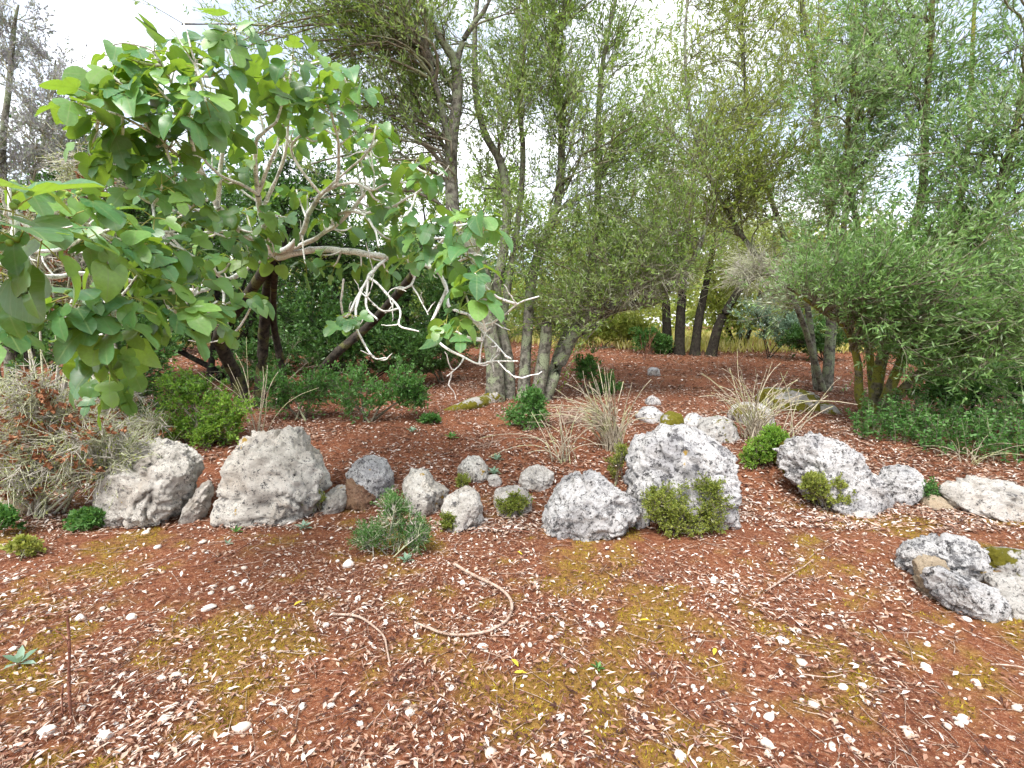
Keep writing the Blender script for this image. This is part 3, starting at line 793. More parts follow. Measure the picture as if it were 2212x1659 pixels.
c = catmull([P(1075, 850, d1-0.02), P(1050, 872, d1-0.1), (G(1020, 882)+(0, 0, 0.05)), (gr+(0, 0, 0.0)), gr+(-0.2, -0.05, -0.06)], 14)
v, q = tubes(c[None], np.array(np.linspace(0.15, 0.05, 14))[None], 10)
v = v+0.02*noise(v, 9, 8, 2)[:, None]*nrm(v-np.repeat(c, 10, 0))
link('buttress_root', make_mesh('buttress_root', v-b, quads=q, smooth_shade=True), main, M['rock_moss'])['label'] = 'moss covered buttress root'

# --- wild olive on the right, foliage sweeping low
g2 = G(1895, 905); d2 = g2[1]
stems = [
    px_stem([(1872,900),(1856,853),(1853,786),(1826,706),(1760,660),(1700,620)], d2, d2-0.5, 0.06, 0.012),
    px_stem([(1885,905),(1900,800),(1925,690),(1950,560),(1990,430),(2000,250),(2010,80),(2020,-120)], d2+0.1, d2+0.1, 0.075, 0.02),
    px_stem([(1895,905),(1935,810),(1985,700),(2080,560),(2150,430),(2200,250),(2230,50),(2240,-100)], d2, d2-0.8, 0.07, 0.015),
    px_stem([(1905,905),(1960,830),(2050,760),(2150,690),(2260,600)], d2+0.1, d2-0.9, 0.06, 0.012),
    px_stem([(1890,900),(1880,780),(1870,640),(1850,480),(1830,330),(1840,180),(1850,0)], d2+0.3, d2+0.6, 0.055, 0.015),
    px_stem([(1900,905),(1945,780),(2010,640),(2060,500),(2090,330),(2100,120),(2110,-100)], d2+0.3, d2+0.8, 0.06, 0.015),
]
tg = np.concatenate([
    pxell(2080, 100, 250, 220, d2-0.4, 1.2, 38, rng), pxell(2150, 380, 170, 200, d2-0.9, 0.9, 32, rng), pxell(1880, 330, 170, 230, d2, 1.1, 30, rng),
    pxell(2050, 640, 200, 120, d2-0.9, 0.8, 46, rng), pxell(1850, 620, 140, 120, d2-0.4, 0.8, 30, rng), pxell(2200, 720, 110, 90, d2-0.9, 0.6, 20, rng), pxell(1985, 745, 130, 65, d2-0.6, 0.5, 22, rng), pxell(1900, 60, 160, 180, d2+0.2, 1.0, 16, rng)])
woody('olive_tree', 'dense olive at right with leafy branches sweeping down to weeds', 'tree', (g2[0], g2[1], g2[2]-0.02), stems, tg, rng, 'olive_cool', 'bark_moss', 'twig_olive',
      n3=8, len3=0.85, n4=5, len4=0.40, nleaf=8, leaf=(0.078, 0.019), up3=0.12, up4=0.06, start_frac=0.25)

# --- slim tree between them, further back
d3 = 8.8
b3 = P(1790, 770, d3); b3[2] = gz(b3[0], b3[1])-0.02
stems = [
    ([b3]+[P(a, c_, d3) for a, c_ in [(1795,640),(1792,430),(1765,317),(1763,200),(1740,60),(1720,-120)]], 0.07, 0.02),
    ([b3+(0.1, 0.1, 0)]+[P(a, c_, d3+0.3) for a, c_ in [(1810,600),(1830,430),(1850,250),(1840,50),(1845,-120)]], 0.055, 0.015),
    ([b3+(-0.15, 0, 0)]+[P(a, c_, d3+0.2) for a, c_ in [(1740,640),(1690,500),(1640,350),(1610,180),(1600,0),(1600,-120)]], 0.055, 0.015),
    ([b3+(-0.1, -0.1, 0)]+[P(a, c_, d3-0.4) for a, c_ in [(1720,660),(1640,560),(1560,440),(1500,290),(1480,120),(1490,-80)]], 0.05, 0.012),
]
tg = np.concatenate([pxell(1600, 120, 200, 210, d3, 1.3, 44, rng), pxell(1780, 150, 150, 200, d3+0.2, 1.2, 18, rng), pxell(1530, 380, 150, 130, d3-0.5, 1.0, 34, rng), pxell(1720, 440, 140, 120, d3-0.2, 0.9, 26, rng)])
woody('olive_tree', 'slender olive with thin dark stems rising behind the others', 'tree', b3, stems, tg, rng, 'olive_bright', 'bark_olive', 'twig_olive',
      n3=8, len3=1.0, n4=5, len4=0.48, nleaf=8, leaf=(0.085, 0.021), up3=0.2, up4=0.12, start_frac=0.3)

# --- dark-trunked group by the path
g4 = G(1500, 768); d4 = g4[1]
stems = [
    px_stem([(1443,770),(1440,700),(1436,640),(1415,560),(1380,470)], d4+0.3, d4, 0.15, 0.04),
    px_stem([(1466,772),(1470,690),(1474,620),(1480,520),(1500,400)], d4, d4, 0.16, 0.04),
    px_stem([(1500,772),(1508,700),(1522,630),(1540,540),(1560,430)], d4, d4+0.3, 0.14, 0.04),
    px_stem([(1535,772),(1550,710),(1572,665),(1612,610),(1690,570),(1760,530)], d4-0.1, d4-0.5, 0.15, 0.03),
]
tg = np.concatenate([pxell(1450, 520, 190, 90, d4, 1.8, 60, rng), pxell(1640, 550, 150, 80, d4-0.2, 1.6, 34, rng), pxell(1480, 400, 130, 80, d4, 1.5, 22, rng), pxell(1330, 600, 80, 50, d4, 1.2, 16, rng)])
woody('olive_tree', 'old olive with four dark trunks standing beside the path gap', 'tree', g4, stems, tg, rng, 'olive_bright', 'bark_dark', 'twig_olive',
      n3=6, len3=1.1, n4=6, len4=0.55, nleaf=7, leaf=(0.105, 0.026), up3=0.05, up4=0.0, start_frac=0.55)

# --- bare grey twigs hanging into the gap from the leaning limb and from the slender tree
DB = [('bare grey twiggy bough above the leaning trunk at the gap', d1, [(1345,662),(1370,625),(1420,590),(1470,585)], [(1370,610,80,45),(1440,600,50,40)]),
      ('bare pale twiggy bough drooping left of the right olive', d2+0.6, [(1840,700),(1760,640),(1690,600),(1640,590)], [(1680,600,70,50),(1620,580,50,40)])]
for lab, dq, pts, blobs in DB:
    tgx = np.concatenate([pxell(cx, cy, rx, ry, dq-0.1, 0.35, 26, rng) for cx, cy, rx, ry in blobs])
    woody('dead_bough', lab, 'dead branch', P(*pts[0], dq), [px_stem(pts, dq, dq, 0.02, 0.006)], tgx, rng, 'olive', 'twig_grey', 'twig_grey',
          n3=7, len3=0.35, n4=4, len4=0.22, nleaf=0, up3=-0.05, up4=-0.05, wig=0.2, start_frac=0.1, r3=0.004, rtwig=0.0026, stem_name='bough')

# --- grey-leaved tree at the left edge
b5 = P(-10, 600, 6.4); b5[2] = gz(b5[0], b5[1])-0.02
stems = [([b5]+[P(a, c_, 6.4) for a, c_ in [(8,480),(5,320),(20,180),(30,60),(40,10)]], 0.05, 0.01),
         ([b5+(0.2, 0.1, 0)]+[P(a, c_, 6.6) for a, c_ in [(60,460),(90,330),(110,220),(120,130)]], 0.035, 0.008),
         ([b5+(-0.2, 0.1, 0)]+[P(a, c_, 6.6) for a, c_ in [(-60,460),(-70,330),(-60,160),(-50,20)]], 0.04, 0.008)]
tg = np.concatenate([pxell(40, 240, 110, 150, 6.4, 0.7, 26, rng), pxell(150, 270, 60, 110, 6.5, 0.6, 14, rng), pxell(5, 60, 50, 70, 6.4, 0.4, 9, rng), pxell(-80, 200, 100, 200, 6.6, 0.7, 12, rng), pxell(60, 420, 110, 90, 6.5, 0.6, 18, rng)])
woody('small_tree', 'sparse greyish tree against the sky at the left edge', 'tree', b5, stems, tg, rng, 'purple_leaf', 'bark_olive', 'twig_grey',
      n3=5, len3=0.45, n4=5, len4=0.25, nleaf=9, leaf=(0.045, 0.018), up3=0.2, up4=0.2, start_frac=0.2)

# --- evergreen thicket trees behind the fig
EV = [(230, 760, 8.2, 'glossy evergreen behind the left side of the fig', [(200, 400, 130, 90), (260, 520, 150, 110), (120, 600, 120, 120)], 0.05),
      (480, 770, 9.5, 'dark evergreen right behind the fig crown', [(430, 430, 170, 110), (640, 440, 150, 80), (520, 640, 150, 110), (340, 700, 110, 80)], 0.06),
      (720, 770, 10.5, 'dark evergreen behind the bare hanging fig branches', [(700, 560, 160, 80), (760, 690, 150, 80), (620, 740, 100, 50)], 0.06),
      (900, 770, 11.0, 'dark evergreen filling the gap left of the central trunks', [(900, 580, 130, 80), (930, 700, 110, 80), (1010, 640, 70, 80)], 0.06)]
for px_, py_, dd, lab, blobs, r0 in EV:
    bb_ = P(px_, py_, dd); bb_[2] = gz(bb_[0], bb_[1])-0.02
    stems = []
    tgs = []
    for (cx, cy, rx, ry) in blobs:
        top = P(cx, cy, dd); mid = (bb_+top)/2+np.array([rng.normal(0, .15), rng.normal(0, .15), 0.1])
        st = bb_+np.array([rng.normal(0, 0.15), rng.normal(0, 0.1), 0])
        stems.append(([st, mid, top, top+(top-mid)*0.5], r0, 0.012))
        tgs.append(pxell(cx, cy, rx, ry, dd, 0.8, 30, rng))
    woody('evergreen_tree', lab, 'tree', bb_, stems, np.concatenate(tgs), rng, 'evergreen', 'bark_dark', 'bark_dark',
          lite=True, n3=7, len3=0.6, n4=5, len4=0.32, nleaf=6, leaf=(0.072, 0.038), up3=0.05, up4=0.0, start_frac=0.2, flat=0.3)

# --- trees and bushes that close the view beyond the clearing
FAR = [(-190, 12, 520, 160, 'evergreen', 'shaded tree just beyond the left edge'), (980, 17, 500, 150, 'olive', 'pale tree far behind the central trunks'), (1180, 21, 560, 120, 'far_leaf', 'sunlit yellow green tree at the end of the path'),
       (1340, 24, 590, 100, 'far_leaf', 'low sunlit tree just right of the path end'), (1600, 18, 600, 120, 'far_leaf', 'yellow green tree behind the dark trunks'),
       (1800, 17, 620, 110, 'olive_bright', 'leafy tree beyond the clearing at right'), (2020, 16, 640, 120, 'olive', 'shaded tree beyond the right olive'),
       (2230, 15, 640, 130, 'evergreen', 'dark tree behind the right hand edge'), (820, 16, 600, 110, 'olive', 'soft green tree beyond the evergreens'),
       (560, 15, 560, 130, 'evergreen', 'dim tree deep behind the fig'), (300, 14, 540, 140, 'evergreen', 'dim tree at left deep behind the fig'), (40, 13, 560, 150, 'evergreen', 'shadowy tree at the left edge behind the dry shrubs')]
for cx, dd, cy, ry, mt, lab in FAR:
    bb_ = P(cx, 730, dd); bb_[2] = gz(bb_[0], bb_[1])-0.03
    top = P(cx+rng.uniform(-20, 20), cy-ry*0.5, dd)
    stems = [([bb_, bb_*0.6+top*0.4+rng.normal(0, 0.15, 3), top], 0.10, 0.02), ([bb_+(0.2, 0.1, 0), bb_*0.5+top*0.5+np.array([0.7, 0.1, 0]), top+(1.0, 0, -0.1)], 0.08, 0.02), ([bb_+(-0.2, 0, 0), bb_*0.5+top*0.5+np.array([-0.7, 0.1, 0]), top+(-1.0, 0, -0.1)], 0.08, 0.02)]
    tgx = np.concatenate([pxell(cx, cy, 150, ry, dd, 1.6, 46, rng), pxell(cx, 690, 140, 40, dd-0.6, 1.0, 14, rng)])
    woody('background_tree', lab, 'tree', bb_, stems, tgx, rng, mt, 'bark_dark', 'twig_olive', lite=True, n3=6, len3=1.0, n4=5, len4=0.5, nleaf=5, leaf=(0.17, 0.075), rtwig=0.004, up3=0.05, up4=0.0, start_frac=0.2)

# --- the wood beyond, too far and dense to tell its trees apart
n = 44000
x = rng.uniform(-42, 46, n); y = rng.uniform(27, 36, n)
top = 3.6+1.6*n2(x, y, 0.16, 61, 2)+1.3*n2(x, y, 0.5, 62, 2)+0.10*np.abs(x)
zf = terrain(x, y)+rng.uniform(0, 1, n)**0.8*np.maximum(1.5, top)
pos = np.stack([x, y, zf], 1)
v, tr, nf = leaves(pos, nrm(rng.normal(0, 1, (n, 3))), rng.uniform(0.25, 0.5, n), rng.uniform(0.12, 0.24, n), rng, 0)
tag(link('far_wood', make_mesh('far_wood', v, tris=tr, rnd=np.repeat(np.clip(0.5+0.4*noise(pos, 0.5, 63, 2)+rng.normal(0, .2, n), 0, 1), nf)), None, M['far_leaf']), 'mass of yellow green trees closing the view beyond the clearing', 'wood', kind='stuff')

n = 30000
x = rng.uniform(-14, 22, n); y = rng.uniform(15, 29, n)
k = n2(x, y, 0.4, 66, 2)+0.2*(y-15)/10 > -0.15
x, y = x[k], y[k]; n = len(x)
pos = np.stack([x, y, terrain(x, y)], 1)
d = nrm(np.stack([rng.normal(0, .35, n), rng.normal(0, .35, n), np.ones(n)], 1))
v, tr, nf = leaves(pos, d, rng.uniform(0.15, 0.5, n), rng.uniform(0.02, 0.05, n), rng, 0)
tag(link('meadow_grass', make_mesh('meadow_grass', v, tris=tr, rnd=np.repeat(rng.uniform(0, 1, n), nf)), None, M['meadow']), 'pale yellow grass of the sunlit ground beyond the trees', 'grass', kind='stuff')

# ------------------------------------------------------------------ shrubs
def shrub(name, label, base, blobs, rng, leafmat, barkmat='twig_olive', n=40, r0=0.015, d=None, **kw):
    """blobs: (px, py, rx, ry) seen at the distance of the base"""
    base = np.asarray(base, float); d = base[1] if d is None else d
    stems, tgs = [], []
    for (cx, cy, rx, ry) in blobs:
        for s in range(2):
            top = P(cx+rng.uniform(-.5, .5)*rx, cy+rng.uniform(-.3, .3)*ry, d+rng.uniform(-.1, .1))
            st = base+np.array([rng.normal(0, 0.05), rng.normal(0, 0.04), -0.01])
            mid = st*0.5+top*0.5+np.array([0, 0, 0.05*abs(top[2]-st[2])])
            stems.append(([st, mid, top], r0, r0*0.35))
        tgs.append(pxell(cx, cy, rx, ry, d, 0.5*(rx+ry)*0.8*d/FPX, n, rng, 0.1))
    tg = np.concatenate(tgs)
    tg[:, 2] = np.maximum(tg[:, 2], terrain(tg[:, 0], tg[:, 1])+0.03)
    args = dict(lite=True, n3=4, len3=0.2, n4=4, len4=0.12, nleaf=6, leaf=(0.022, 0.012), up3=0.1, up4=0.1, start_frac=0.15, stem_name='stem', sides=5, crown_name='foliage', r3=0.003, rtwig=0.0014)
    args.update(kw)
    args['nleaf'] = min(args['nleaf'], 8); args['leaf'] = (args['leaf'][0]*1.18, args['leaf'][1]*1.18)
    if leafmat == 'mound_leaf' and n > 30: n = 30
    if args['len3'] < 0.18:
        stems = [(p_, 0.0045, 0.002) for p_, _, _ in stems]
    return woody(name, label, 'shrub', base, stems, tg, rng, leafmat, barkmat, barkmat, **args)

shrub('shrub', 'bright yellow green shrub under the fig beside dark trunk', G(450, 965), [(430,880,70,60),(500,900,50,40),(400,850,40,45),(440,930,60,30)], rng, 'bright_shrub', n=24, leaf=(0.030, 0.014))
shrub('shrub', 'low bright green shrub touching the left boulder top', G(400, 960), [(390,930,50,28)], rng, 'bright_shrub', n=24, leaf=(0.030, 0.014))
shrub('shrub', 'green shrub around the slanting log under the fig', G(650, 905), [(610,840,60,60),(690,850,60,50)], rng, 'green_shrub', n=30, leaf=(0.034, 0.017))
shrub('shrub', 'broad leafy shrub left of the central olive', G(800, 912), [(760,850,80,50),(840,830,70,50),(880,850,40,30)], rng, 'green_shrub', n=30, leaf=(0.034, 0.017))
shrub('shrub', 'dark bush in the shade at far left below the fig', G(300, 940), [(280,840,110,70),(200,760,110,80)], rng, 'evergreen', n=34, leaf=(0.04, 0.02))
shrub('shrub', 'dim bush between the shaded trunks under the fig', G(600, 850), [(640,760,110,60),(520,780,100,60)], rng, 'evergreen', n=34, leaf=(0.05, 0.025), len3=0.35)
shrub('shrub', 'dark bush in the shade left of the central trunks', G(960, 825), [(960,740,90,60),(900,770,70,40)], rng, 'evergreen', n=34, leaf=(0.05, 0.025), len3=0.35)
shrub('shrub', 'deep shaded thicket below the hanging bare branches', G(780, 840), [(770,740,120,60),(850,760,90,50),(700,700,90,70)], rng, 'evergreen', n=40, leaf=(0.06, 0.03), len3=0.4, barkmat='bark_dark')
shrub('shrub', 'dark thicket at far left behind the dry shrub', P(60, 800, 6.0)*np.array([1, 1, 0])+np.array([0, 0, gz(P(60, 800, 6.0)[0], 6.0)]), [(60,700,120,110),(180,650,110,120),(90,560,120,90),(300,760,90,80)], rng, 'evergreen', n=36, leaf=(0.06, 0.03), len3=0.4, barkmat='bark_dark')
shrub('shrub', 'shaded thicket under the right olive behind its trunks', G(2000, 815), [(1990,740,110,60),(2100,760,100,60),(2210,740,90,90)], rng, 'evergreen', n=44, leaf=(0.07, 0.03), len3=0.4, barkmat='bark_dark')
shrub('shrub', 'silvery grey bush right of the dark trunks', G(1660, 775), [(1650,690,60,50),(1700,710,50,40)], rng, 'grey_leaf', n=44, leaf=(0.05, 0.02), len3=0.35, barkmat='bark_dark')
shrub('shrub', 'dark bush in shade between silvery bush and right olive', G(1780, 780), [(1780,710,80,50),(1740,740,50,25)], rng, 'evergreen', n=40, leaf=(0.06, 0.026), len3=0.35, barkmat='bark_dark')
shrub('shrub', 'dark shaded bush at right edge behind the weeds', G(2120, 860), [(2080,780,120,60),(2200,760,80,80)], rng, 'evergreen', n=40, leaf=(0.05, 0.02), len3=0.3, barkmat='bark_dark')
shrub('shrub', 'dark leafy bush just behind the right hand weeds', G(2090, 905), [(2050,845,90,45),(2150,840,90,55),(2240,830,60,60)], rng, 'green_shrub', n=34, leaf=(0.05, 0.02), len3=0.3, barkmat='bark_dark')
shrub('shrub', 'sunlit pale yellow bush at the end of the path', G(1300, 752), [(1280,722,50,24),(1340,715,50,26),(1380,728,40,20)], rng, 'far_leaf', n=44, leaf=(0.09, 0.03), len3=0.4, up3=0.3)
shrub('shrub', 'small bush at the foot of the dark trunks', G(1400, 764), [(1400,735,36,28),(1430,748,24,14)], rng, 'green_shrub', n=30, leaf=(0.06, 0.03), len3=0.3)
shrub('shrub', 'leafy sapling right of the central trunk base', G(1265, 850), [(1270,800,24,36),(1300,840,30,24)], rng, 'green_shrub', n=18, leaf=(0.045, 0.02))
shrub('shrub', 'low green sprout in front of the central trunk', G(1140, 925), [(1130,900,36,26),(1150,870,24,20)], rng, 'green_shrub', n=16, leaf=(0.04, 0.018))
shrub('shrub', 'green prickly shrublet on the soil before the rocks', G(845, 1200), [(800,1165,40,30),(860,1150,55,45),(900,1165,25,25),(850,1100,30,25)], rng, 'green_shrub', 'twig_grey', n=26, leaf=(0.016, 0.004), nleaf=16, len3=0.14, len4=0.07, up3=0.25)
shrub('cushion_plant', 'large rounded yellow green cushion plant before the domed boulder', G(1490, 1155), [(1440,1090,55,45),(1520,1085,65,55),(1490,1130,90,25)], rng, 'mound_leaf', 'twig_olive', n=60, leaf=(0.012, 0.008), nleaf=12, len3=0.09, len4=0.05)
shrub('cushion_plant', 'cushion plant clinging to the sloping right boulder', G(1790, 1104), [(1790,1060,50,34),(1815,1080,30,20),(1760,1045,25,18)], rng, 'mound_leaf', 'twig_olive', n=36, leaf=(0.014, 0.009), nleaf=12, len3=0.09, len4=0.05)
shrub('cushion_plant', 'mat of tiny leaves over the buried central stone', G(1108, 1118), [(1105,1090,42,22)], rng, 'mound_leaf', 'twig_olive', n=60, leaf=(0.011, 0.008), nleaf=12, len3=0.07, len4=0.04)
shrub('cushion_plant', 'green tuft between the domed and sloping boulders', G(1650, 1010), [(1650,965,42,30),(1635,990,28,18),(1670,945,25,20)], rng, 'bright_shrub', 'twig_olive', n=30, leaf=(0.018, 0.011), nleaf=10, len3=0.10, len4=0.06)
shrub('cushion_plant', 'little tuft at the foot of the two-lobed stone', G(970, 1148), [(968,1125,18,16)], rng, 'mound_leaf', 'twig_olive', n=30, leaf=(0.012, 0.008), len3=0.06, len4=0.04)
shrub('cushion_plant', 'little tuft before the moss capped round boulder', G(1000, 1062), [(1000,1040,16,14)], rng, 'mound_leaf', 'twig_olive', n=26, leaf=(0.012, 0.008), len3=0.06, len4=0.04)
shrub('cushion_plant', 'upright wispy plant left of the domed boulder', G(1335, 1045), [(1330,1010,20,24),(1345,985,14,18)], rng, 'mound_leaf', 'twig_olive', n=18, leaf=(0.015, 0.008), len3=0.1, len4=0.06, up3=0.4)
shrub('cushion_plant', 'small tuft at the front of the broad low boulder', G(1300, 1160), [(1300,1140,20,16)], rng, 'mound_leaf', 'twig_olive', n=26, leaf=(0.012, 0.008), len3=0.06, len4=0.04)
shrub('cushion_plant', 'small tuft in the notch beside the domed boulder', G(1350, 1140), [(1350,1120,14,18)], rng, 'mound_leaf', 'twig_olive', n=20, leaf=(0.012, 0.008), len3=0.06, len4=0.04)
shrub('cushion_plant', 'low green tuft beside the jagged small rock', G(2005, 1085), [(1995,1060,28,22),(2040,1075,24,14)], rng, 'green_shrub', 'twig_olive', n=22, leaf=(0.016, 0.009), len3=0.09, len4=0.05)
shrub('cushion_plant', 'dark tuft on right flank of the pointed boulder', G(690, 1112), [(680,1085,20,22)], rng, 'mound_leaf', 'twig_olive', n=20, leaf=(0.014, 0.008), len3=0.08, len4=0.05)
shrub('weed', 'pale green weed at the left edge of the open soil', G(60, 1205), [(60,1185,28,18)], rng, 'mound_leaf', 'twig_olive', n=10, leaf=(0.03, 0.016), nleaf=5, len3=0.08, len4=0.05)
shrub('weed', 'deep green leafy weed at the left edge by the rocks', G(12, 1160), [(8,1125,24,28)], rng, 'green_shrub', 'twig_olive', n=14, leaf=(0.034, 0.018), nleaf=6, len3=0.08, len4=0.05)
shrub('weed', 'green weed at the foot of the far left boulder', G(178, 1142), [(178,1125,22,14),(205,1120,14,14)], rng, 'green_shrub', 'twig_olive', n=12, leaf=(0.03, 0.016), nleaf=6, len3=0.08, len4=0.05)
shrub('weed', 'low green plant on the shaded litter near the olive root', G(930, 915), [(928,908,20,7)], rng, 'green_shrub', 'twig_olive', n=12, leaf=(0.04, 0.015), nleaf=6, len3=0.08, len4=0.05)
# dry cistus shrubs on the left
def dry_shrub(label, base, blobs, d, n, rng, n_heads, **kw):
    r = shrub('dry_shrub', label, base, blobs, rng, 'mound_leaf', 'twig_grey', n=n, d=d, r0=0.012, n3=6, len3=0.30, n4=5, len4=0.16, nleaf=2, leaf=(0.018, 0.007), wig=0.34, up3=-0.02, up4=0.0, droop=0.05, r3=0.0055, rtwig=0.0032, **kw)
    b = np.array(r.location)
    # papery brown seed heads and shrivelled leaves
    pos = np.concatenate([pxell(cx, cy, rx, ry, d-0.08, 0.2, int(n_heads*rx*ry/sum(q[2]*q[3] for q in blobs))+1, rng, 0.1) for cx, cy, rx, ry in blobs])
    kk = noise(pos, 4.0, 5, 2) > -0.1
    pos = pos[kk]
    pp = np.repeat(pos, 7, 0)+rng.normal(0, 0.006, (len(pos)*7, 3))
    dd = nrm(rng.normal(0, 1, pp.shape)+np.array([0, -0.3, 0.1]))
    v, t, nf = leaves(pp, dd, rng.uniform(0.024, 0.046, len(pp)), rng.uniform(0.014, 0.028, len(pp)), rng, 1, 0.35)
    o = link('dry_seed_heads', make_mesh('dry_seed_heads', v-b, tris=t, rnd=np.repeat(np.clip(rng.normal(0.55, 0.25, len(pp)), 0, 1), nf)), r, M['dry_leaf']); o['kind'] = 'stuff'
    return r
gl = G(110, 1105)
dry_shrub('tangled dry shrub with brown seed heads before the left boulder', gl+(0, -0.1, 0), [(70,900,110,110),(170,960,110,90),(60,1020,90,60),(250,1000,80,50)], gl[1]-0.15, 34, rng, 330)
dry_shrub('sprays of pale twigs with brown seed heads above the left boulder', G(270, 965), [(300,920,90,45),(230,870,70,40)], G(270, 965)[1]-0.2, 16, rng, 50)
dry_shrub('reddish dead shrub behind the fig leaves at the left edge', P(90, 800, 4.6)*np.array([1, 1, 0])+np.array([0, 0, gz(P(90, 800, 4.6)[0], 4.6)]), [(120,460,110,100),(60,560,80,80),(150,600,90,70),(190,390,50,50)], 4.6, 26, rng, 240)

# ------------------------------------------------------------------ dry stem clumps
def stem_clump(label, base, n, hgt, lean, spreadx, rng, mat='stem_dry', name='dry_stem_clump', r=0.0058, arch=0.25, cat='dry plant'):
    base = np.asarray(base, float)
    root = empty(name, base, label, cat)
    st = np.stack([rng.normal(0, 0.05, n), rng.normal(0, 0.04, n), np.full(n, -0.02)], 1)
    d = nrm(np.stack([rng.normal(lean, spreadx, n), rng.normal(-0.05, spreadx*0.6, n), np.ones(n)], 1))
    L = hgt*rng.uniform(0.5, 1.15, n)
    poly = grow(st, d, L, 9, 0.06, 0.0, rng, 0)
    bendd = nrm(np.stack([np.sign(d[:, 0])*rng.uniform(0.2, 1, n), rng.normal(-0.2, 0.5, n), np.zeros(n)], 1))
    t = np.linspace(0, 1, 10)[None, :, None]
    am = (arch*rng.uniform(0, 1.6, n)*L)[:, None, None]
    poly = poly+bendd[:, None]*am*t**2.2-np.array([0, 0, 1.0])*am*0.8*t**2.6
    rad = r*rng.uniform(0.6, 1.3, n)[:, None]*np.linspace(1, 0.55, 10)[None]
    v, q = tubes(poly, rad, 5)
    o = link('stem', make_mesh('stem', v, quads=q, smooth_shade=True), root, M[mat])
    o['kind'] = 'stuff'
    return root
stem_clump('loose clump of arching pale stems before the central olive', G(1215, 998), 22, 0.66, -0.12, 0.22, rng, arch=0.5)
stem_clump('thick fan of pale dry stems in the middle of clearing', G(1325, 972), 95, 0.85, -0.18, 0.20, rng, arch=0.35)
stem_clump('tall clump of grey dry stems behind the domed boulder', G(1630, 950), 60, 0.95, -0.12, 0.26, rng, arch=0.35)
stem_clump('few thick bare stems rising left of the sloping boulder', G(1690, 950), 7, 0.8, 0.25, 0.18, rng, r=0.007, arch=0.1)
stem_clump('drooping tuft of orange brown straw beside the trunks', G(1235, 915), 70, 0.42, 0.0, 0.4, rng, 'stick', r=0.0028, arch=0.9)
stem_clump('pale bare shoots rising behind the pointed boulder', G(560, 950), 14, 1.1, 0.02, 0.3, rng, arch=0.15, r=0.005)
stem_clump('scrap of straw lying in the middle of the litter', G(1055, 965), 16, 0.22, 0.1, 0.5, rng, 'stick', r=0.003, arch=0.8)
stem_clump('thin reddish upright stalks on the far litter', G(1395, 775), 14, 0.75, 0.05, 0.2, rng, 'stick_red', r=0.006, arch=0.1)
stem_clump('wispy dry stalks on the far litter by dark trunks', G(1590, 790), 10, 0.5, 0.0, 0.35, rng, 'stick', r=0.004, arch=0.5)
stem_clump('bleached grass blades among the right weeds', G(2090, 1000), 18, 0.42, 0.0, 0.45, rng, 'stem_dry', r=0.004, arch=0.8)
stem_clump('dry wisps in the weeds at the right edge', G(2170, 905), 24, 0.6, 0.0, 0.4, rng, 'stem_dry', r=0.0035, arch=0.6)

# weeds in the right middle distance: a patch of nettle-like stems
def weed_patch():
    n = 330
    pts = []
    while len(pts) < n:
        a = rng.uniform(1840, 2330); b_ = rng.uniform(915, 1035)
        if b_ < 960+0.13*(a-1840)-10+ (20 if a > 2000 else 0): pts.append(G(a, b_))
    pts = np.array(pts)
    L = rng.uniform(0.22, 0.52, n)
    poly = grow(pts-(0, 0, 0.01), np.stack([rng.normal(0, .25, n), rng.normal(0, .25, n), np.ones(n)], 1), L, 5, 0.08, 0.05, rng)
    v, q = tubes(poly, np.full((n, 6), 0.0025), 3)
    p5, t5, _, _ = along(poly, 34, 0.15, 1.0, rng)
    d5 = spread(t5, rng.uniform(0.9, 1.6, len(p5)), rng)
    v5, tr, nf = leaves(p5, d5, rng.uniform(0.022, 0.06, len(p5)), rng.uniform(0.016, 0.034, len(p5)), rng, 0, 0.12, flat=0.5)
    b0 = pts.mean(0)
    root = empty('weed_patch', b0, 'patch of soft green weeds growing at the right edge', 'weeds')
    root['kind'] = 'stuff'
    o = link('foliage', make_mesh('foliage', v5-b0, tris=tr, rnd=np.repeat(rng.uniform(0, 1, len(p5)), nf)), root, M['green_shrub']); o['kind'] = 'stuff'
    o = link('stem', make_mesh('stem', v-b0, quads=q), root, M['twig_olive']); o['kind'] = 'stuff'
weed_patch()

# small rosettes
def rosette(px_, py_, s, label, mat='grey_leaf', n=9):
    g = G(px_, py_)
    L = s*0.55/FPX*math.hypot(g[1], EYE)
    root = empty('seedling', g, label, 'seedling')
    az = np.arange(n)*2.4; el = np.linspace(0.15, 1.1, n)
    d = np.stack([np.cos(az)*np.cos(el), np.sin(az)*np.cos(el), np.sin(el)], 1)
    pos = np.zeros((n, 3))+np.array([0, 0, 0.01])+d*L*0.1
    side = nrm(np.cross(d, [0, 0, 1.0])); 
    for k in range(n):
        v, t, nf = leaves(pos[k:k+1], d[k:k+1], np.array([L]), np.array([L*0.42]), np.random.default_rng(k), 1, 0.15, flat=0.9)
        link('leaf', make_mesh('leaf', v, tris=t, rnd=np.full(len(t), rng.uniform(0, 1))), root, M[mat])
rosette(42, 1445, 54, 'pale mint green seedling near the left foreground edge', n=7)
rosette(655, 1146, 34, 'star shaped grey seedling before the pointed boulder')
rosette(876, 1218, 34, 'grey rosette below the green prickly shrublet')
rosette(1072, 998, 30, 'blue grey rosette behind the central stones')
rosette(1066, 1028, 30, 'tall grey rosette beside the moss capped boulder', n=12)
rosette(510, 1154, 26, 'little green seedling under the pointed boulder', 'green_shrub', 7)
rosette(492, 1180, 20, 'tiny mint seedling left of the long thin stick', n=5)
rosette(975, 950, 30, 'green rosette on the litter before the olive', 'green_shrub')
rosette(1290, 1455, 26, 'small green sprout in the centre foreground', 'green_shrub', 7)
